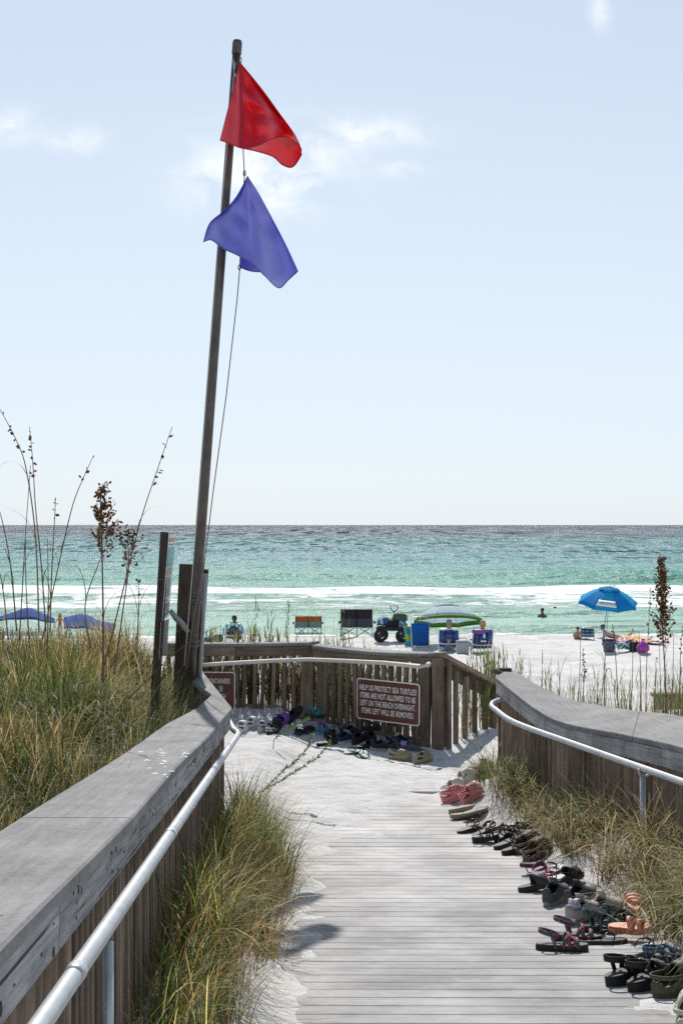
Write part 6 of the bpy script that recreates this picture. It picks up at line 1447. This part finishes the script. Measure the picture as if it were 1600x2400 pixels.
    tw = empty('draped_towel', (g2.x, g2.y - .30, g2.z + .70)); tw.rotation_euler = (0, 0, R(8)); tag(tw, 'purple towel hung over the right blue chair back', 'towel'); fabric('towel_purple', (.20, .075, .32))
    MB().grid([[Vector((-.34 + .68 * u, (.045 if v < .5 else -.075) * (1 if abs(v - .5) > .08 else 0), (.16 - .19 * abs(v - .5) * (1.2 + .5 * math.sin(u * 5))))) for u in np.linspace(0, 1, 14)] for v in np.linspace(0, 1, 9)]).build('cloth', 'towel_purple', tw, True, solid=.012)
    MB().grid([[Vector((.02 + .06 * u, -.10, .02 - .14 * v)) for u in (0, .5, 1)] for v in (0, .5, 1)]).build('white_tag', 'sign_white', tw, solid=.004)
    g = beach(1083, 1532); r = empty('cool_box', g, R(3)); tag(r, 'pale grey soft cooler between the two blue chairs', 'cooler'); fabric('cooler_grey', (.33, .35, .38))
    MB().box((0, 0, .20), (.40, .30, .40), bev=.03).build('body', 'cooler_grey', r); MB().box((0, 0, .425), (.41, .31, .04), bev=.012).build('lid', 'cooler_grey', r); MB().tube(catmull([(-.16, 0, .445), (-.12, 0, .52), (.12, 0, .52), (.16, 0, .445)], 4), .012, 6).build('handle', 'frame_black', r, True)
    # left: chair under a striped towel, with a person
    ch = print_mat('chair_floral', (.012, .03, .10), [(.03, .10, .26), (.42, .30, .05), (.1, .22, .06)], 11, .50); rc, gg = beach_chair('navy floral beach chair under a striped towel, behind the picket railing', 550, 1508, .62, .74, ch, 'frame_white', R(-3))
    tw = empty('draped_towel', (gg.x, gg.y - .30, gg.z + .70), R(-3)); tag(tw, 'turquoise and white striped towel over the floral chair', 'towel'); stripe_mat('towel_stripe', (.02, .33, .52), (.70, .74, .74), 6.5, 0)
    MB().grid([[Vector((-.44 + .88 * u, .05 * math.sin(u * 6) + (.05 if v < .5 else -.07), .13 - .36 * abs(v - .4) * (.35 + 2.2 * abs(u - .5)) - .22 * (2 * u - 1) ** 2)) for u in np.linspace(0, 1, 22)] for v in np.linspace(0, 1, 9)]).build('cloth', 'towel_stripe', tw, True, solid=.012)
    for s in (-1, 1): MB().ellipsoid((s * .13, -.03, .14), (.055, .03, .03), 8, 6).build('towel_clip', colm((.12, .42, .05)), tw, True)
    p3 = empty('person', (gg.x, gg.y, gg.z)); tag(p3, 'person with short dark hair sitting under the striped towel', 'person'); J = seated((0, .06, .18), scale=1.04); skin_mesh('body', J, EDGES, 'skin_brown', p3, fingers=True, scale=1.04); hair(p3, J, 'hair_dark', scale=.98); face(p3, J, Vector((0, 1, 0)))
    fabric('shirt_dark', (.04, .05, .09)); skin_mesh('shirt', J, TORSO, 'shirt_dark', p3, 1.15)
    g = beach(512, 1505); b = bundle('beach_bag', 'small dark bag on the sand left of the striped towel', 'bag', g + Vector((0, 0, .16)), (.40, .34, .32), 'bag_dark', 15, 4, rot=1); g = beach(490, 1508); bundle('beach_bag', 'blue bag on the sand beside the flagpole', 'bag', g + Vector((0, 0, .13)), (.46, .32, .26), 'bag_blue', 0, 6, rot=1)
    # blue shade sails at the left, and children
    fabric('sail_blue', (.035, .12, .40), .1, .4)
    def sail(label, corners, peak, px, py):
        g = beach(px, py); r = empty('shade_sail', g); tag(r, label, 'shade sail'); C = [at(x, y, g.y + d) for x, y, d in corners]; pk = at(peak[0], peak[1], g.y + peak[2])
        P = []
        for i in range(9):
            v = i / 8; row = []
            for u in np.linspace(0, 1, 13):
                p = C[0].lerp(C[1], u).lerp(C[3].lerp(C[2], u), v); k = math.exp(-((u - peak[3]) / .30) ** 2 - ((v - peak[4]) / .45) ** 2); q_ = C[0].lerp(C[1], peak[3]).lerp(C[3].lerp(C[2], peak[3]), peak[4])
                row.append(p + (pk - q_) * k + Vector((0, 0, .025 * math.sin(u * 19 + v * 4))))
            P.append(row)
        MB().grid(P).build('cloth', 'sail_blue', r, True, g, solid=.005)
        MB().tube([Vector((pk.x, pk.y, gz(pk.x, pk.y) - .1)), pk], .016, 8).build('pole', 'frame_alu', r, True, g)
        for c in C: MB().tube([c, Vector((c.x + (c.x - pk.x) * .12, c.y, gz(c.x, c.y) - .02))], .005, 5).build('guy_line', 'rope', r, True, g)
    sail('blue shade sail at the far left, peaked over the grass', [(-60, 1458, -.4), (128, 1462, -.5), (128, 1452, 1.6), (-50, 1450, 1.6)], (67, 1425, .6, .62, .5), 60, 1492); sail('flatter blue shade sail right of the child', [(150, 1474, -.6), (262, 1482, -.6), (268, 1462, 1.5), (150, 1446, 1.5)], (196, 1440, .8, .4, .6), 210, 1494)
    def child(label, px, py, h, suit, hm, long, skin='skin_fair', rz=0, prop=None):
        g = beach(px, py); p = empty('person', g, R(rz)); tag(p, label, 'person'); s = h / 1.74; J = standing(s, .08); rd = dict(RAD); rd.update(head_low=.098, head_mid=.12, head_top=.085)
        skin_mesh('body', J, EDGES, skin, p, scale=s, rad=rd, fingers=True); hair(p, J, hm, long, s * 1.2); face(p, J, Vector((0, 1, 0)), s * 1.15); skin_mesh('swimsuit', J, [('pelvis', 'spine'), ('spine', 'chest'), ('pelvis', 'hipL'), ('pelvis', 'hipR')], suit, p, 1.1, s); return g
    print_mat('suit_red', (.50, .05, .05), [(.65, .35, .3)], 24, .58); fabric('suit_navy', (.03, .04, .12))
    child('child with long blond hair in a red swimsuit by the blue shade sails', 141, 1496, 1.12, 'suit_red', 'hair_blond', .28, rz=15); child('child with brown hair standing behind the first blue shade sail', 112, 1488, 1.02, 'suit_navy', 'hair_brown', .12, rz=-30)
    g = beach(156, 1494); r = empty('pool_noodle', g, R(10)); tag(r, 'lime green and orange pool noodle beside the child', 'pool noodle'); MB().tube(catmull([(0, 0, .0), (.02, .02, .3), (.10, .02, .62)], 4), .04, 10).build('lower_half', colm((.25, .55, .05)), r, True); MB().tube(catmull([(.10, .02, .63), (.14, .02, .72), (.16, .0, .80)], 4), .04, 10).build('upper_half', colm((.75, .25, .05)), r, True)
    g = beach(284, 1484); bundle('beach_bag', 'turquoise bag on the sand right of the shade sails', 'bag', g + Vector((0, 0, .12)), (.5, .3, .22), colm((.02, .32, .42)), 0, 9, rot=1)
    g = beach(359, 1488); r = empty('swim_ring', g + Vector((0, 0, .0))); tag(r, 'orange red swim ring standing left of the information board', 'swim ring'); MB().tube([(.22 * math.cos(a), 0, .27 + .22 * math.sin(a)) for a in np.linspace(0, 6.283, 21)[:-1]], .07, 10, closed=True).build('ring', colm((.75, .06, .03), .35), r, True); MB().tube([(.29, 0, .27), (.33, 0, .27)], .012, 6).build('valve', 'sign_white', r, True)
    # right: things under the blue umbrella
    stripe_mat('chair_stripe', (.03, .05, .10), (.14, .34, .46), 5, 2); rc, gg = beach_chair('small navy and turquoise striped beach chair left of the blue umbrella', 1376, 1500, .46, .46, MATS['chair_stripe'], 'frame_alu', R(-12), low=.12)
    g = beach(1355, 1500); p = empty('person', (g.x, g.y + .3, g.z)); tag(p, 'bare shouldered person sitting on the sand beside the striped chair', 'person'); J = seated((0, 0, .0), scale=.55, knees=.8); skin_mesh('body', J, EDGES, 'skin_tan', p, scale=.6, fingers=True); hair(p, J, 'hair_brown', scale=.6); face(p, J, Vector((0, 1, 0)), .6); fabric('trunks', (.35, .16, .06)); skin_mesh('trunks', J, [('pelvis', 'hipL'), ('pelvis', 'hipR')], 'trunks', p, 1.12, .6)
    g = beach(1426, 1526); r = empty('beach_basket', g, R(5)); tag(r, 'grey blue patterned open beach basket at the umbrella foot', 'basket'); print_mat('basket_cloth', (.05, .06, .10), [(.25, .27, .30), (.05, .06, .1)], 16, .5); fabric('basket_rim', (.015, .02, .05))
    n = 20; rows = [[Vector(((.17 + .05 * t) * math.cos(a), (.13 + .04 * t) * math.sin(a), .36 * t)) for a in np.linspace(0, 2 * math.pi, n + 1)] for t in np.linspace(0, 1, 6)]; MB().grid(rows).add(rows[0][:n], [tuple(range(n))]).build('body', 'basket_cloth', r, True, solid=.008)
    MB().tube([(.225 * math.cos(a), .175 * math.sin(a), .36) for a in np.linspace(0, 6.283, 25)[:-1]], .018, 8, closed=True).build('rim', 'basket_rim', r, True)
    for s in (-1, 1): MB().tube(catmull([(-.10, s * .17, .35), (-.08, s * .19, .46), (.08, s * .19, .46), (.10, s * .17, .35)], 4), .010, 6).build('handle', 'basket_rim', r, True)
    def towel(label, px, py, w, d, mat, rz=0, bump=.10):
        g = beach(px, py); r = empty('beach_towel', g, R(rz)); tag(r, label, 'towel'); sd_ = random.randrange(99)
        P = [[Vector((-w / 2 + w * u, -d / 2 + d * v, .03 + bump * max(0, float(fbm(np.array([u * 3.1 + sd_]), np.array([v * 3.1]), sd_, 3)[0]) + .35))) for u in np.linspace(0, 1, 15)] for v in np.linspace(0, 1, 11)]
        for i, row in enumerate(P):
            for j, p in enumerate(row): p.z = max(p.z, .025 + gz(g.x + p.x, g.y + p.y) - g.z)
        MB().grid(P).build('cloth', mat, r, True, solid=.02); MB().tube([P[0][k] + Vector((0, -.01, 0)) for k in range(15)], .012, 5).build('fringe', 'sign_white', r, True)
    print_mat('towel_yellow', (.70, .42, .03), [(.65, .05, .04), (.75, .72, .68)], 7, .52); stripe_mat('towel_green', (.03, .22, .22), (.20, .45, .42), 14, 0); print_mat('towel_pink', (.62, .08, .22), [(.7, .65, .6), (.05, .1, .3)], 8, .5); print_mat('towel_red', (.65, .06, .05), [(.75, .7, .65), (.75, .5, .05)], 9, .5)
    towel('teal striped towel folded in front of the patterned basket', 1462, 1526, .46, .35, MATS['towel_green'], 4, .22); towel('pink and white towel behind the teal striped one', 1462, 1511, .7, .9, MATS['towel_pink'], -6, .25); towel('yellow and red towel spread behind the dark cooler bag', 1490, 1505, .9, 1.2, MATS['towel_yellow'], 8, .22); towel('red and yellow towel right of the purple bag', 1525, 1509, .7, 1.2, MATS['towel_red'], -4, .15)
    g = beach(1485, 1526); r = empty('cooler_bag', g, R(-5)); tag(r, 'dark olive square cooler bag among the towels', 'cooler bag'); fabric('olive_dark', (.028, .030, .018)); MB().box((0, 0, .13), (.29, .22, .26), bev=.02).build('body', 'olive_dark', r); MB().box((0, 0, .275), (.30, .23, .03), bev=.01).build('lid', 'olive_dark', r); MB().tube(catmull([(-.1, 0, .28), (-.08, 0, .35), (.08, 0, .35), (.1, 0, .28)], 3), .01, 6).build('handle', 'frame_black', r, True)
    g = beach(1506, 1528); r = empty('drawstring_bag', g); tag(r, 'purple and pink drawstring bag standing on the sand', 'bag'); print_mat('bag_purple', (.22, .06, .38), [(.60, .05, .30)], 6, .5)
    rows = [[Vector((w_ * (1 + .12 * math.sin(5 * a)) * math.cos(a), w_ * .7 * (1 + .12 * math.sin(5 * a)) * math.sin(a), z_)) for a in np.linspace(0, 2 * math.pi, 21)] for z_, w_ in ((0, .14), (.06, .20), (.16, .20), (.26, .14), (.33, .06), (.36, .04), (.42, .07))]; MB().grid(rows).add(rows[0][:20], [tuple(range(20))]).build('body', 'bag_purple', r, True); MB().tube([(.05 * math.cos(a), .035 * math.sin(a), .345) for a in np.linspace(0, 6.283, 13)[:-1]], .010, 6, closed=True).build('drawstring', 'sign_white', r, True)
    # person lying in pink behind the towels
    g = beach(1440, 1499); p = empty('person', g, R(80)); tag(p, 'person in a pink swimsuit lying on the sand behind the basket', 'person')
    J = dict(pelvis=(0, 0, .13), spine=(0, .16, .16), chest=(0, .34, .24), neck=(0, .44, .33), head_low=(0, .48, .40), head_mid=(0, .50, .47), head_top=(0, .49, .545), nose=(0, .59, .45))
    for s_, k in (('L', -1), ('R', 1)):
        J['shoulder' + s_] = (k * .16, .36, .26); J['elbow' + s_] = (k * .20, .44, .06); J['wrist' + s_] = (k * .12, .62, .05); J['palm' + s_] = (k * .10, .69, .05); J['hip' + s_] = (k * .09, -.04, .12); J['knee' + s_] = (k * .10, -.46, .09); J['ankle' + s_] = (k * .09, -.70, .34); J['toe' + s_] = (k * .09, -.66, .46)
    skin_mesh('body', J, EDGES, 'skin_fair', p, fingers=True); hair(p, J, 'hair_brown', .0); face(p, J, Vector((0, 1, 0))); fabric('suit_pink', (.66, .08, .20)); skin_mesh('swimsuit', J, [('pelvis', 'spine'), ('spine', 'chest'), ('pelvis', 'hipL'), ('pelvis', 'hipR')], 'suit_pink', p, 1.1)
    # swimmers in the shallows
    for px, Y, up, lab, rz in ((1270, 80.5, .46, 'person bathing in the shallows with dark wet hair, shoulders out of the water', 150), (1299, 86, .22, 'person swimming with only a dark head above the water', 100)):
        x = (px - 800) / F * Y; p = empty('person', (x, Y, up - 1.74), R(rz)); tag(p, lab, 'person'); J = standing(1.0, .12); skin_mesh('body', J, EDGES, 'skin_brown', p, fingers=True); hair(p, J, 'hair_dark'); face(p, J, Vector((0, 1, 0))); skin_mesh('trunks', J, [('pelvis', 'hipL'), ('pelvis', 'hipR')], 'suit_navy', p, 1.12)
    # weathered boards lying at the right edge
    g = on_ground(1560, 1676, 18, 60); r = empty('sand_bench', g, R(-6)); tag(r, 'weathered tan wooden bench half buried in the sand at the right edge', 'bench'); wood('tan_wood', (.18, .13, .085), (.33, .26, .18), (.45, .37, .27))
    beam('seat_board', 'tan_wood', (-.22, 0, .30), (1.6, .1, .32), .22, .045, r); beam('side_board', 'tan_wood', (-.18, -.12, .19), (1.6, -.02, .20), .03, .19, r)
    for x in (-.02, 1.1): beam('leg', 'tan_wood', (x, 0, -.15), (x, 0, .28), .09, .09, r, up=(0, 1, 0))
build_beach()
for o in COL.objects:
    if '_side' in o: del o['_side']
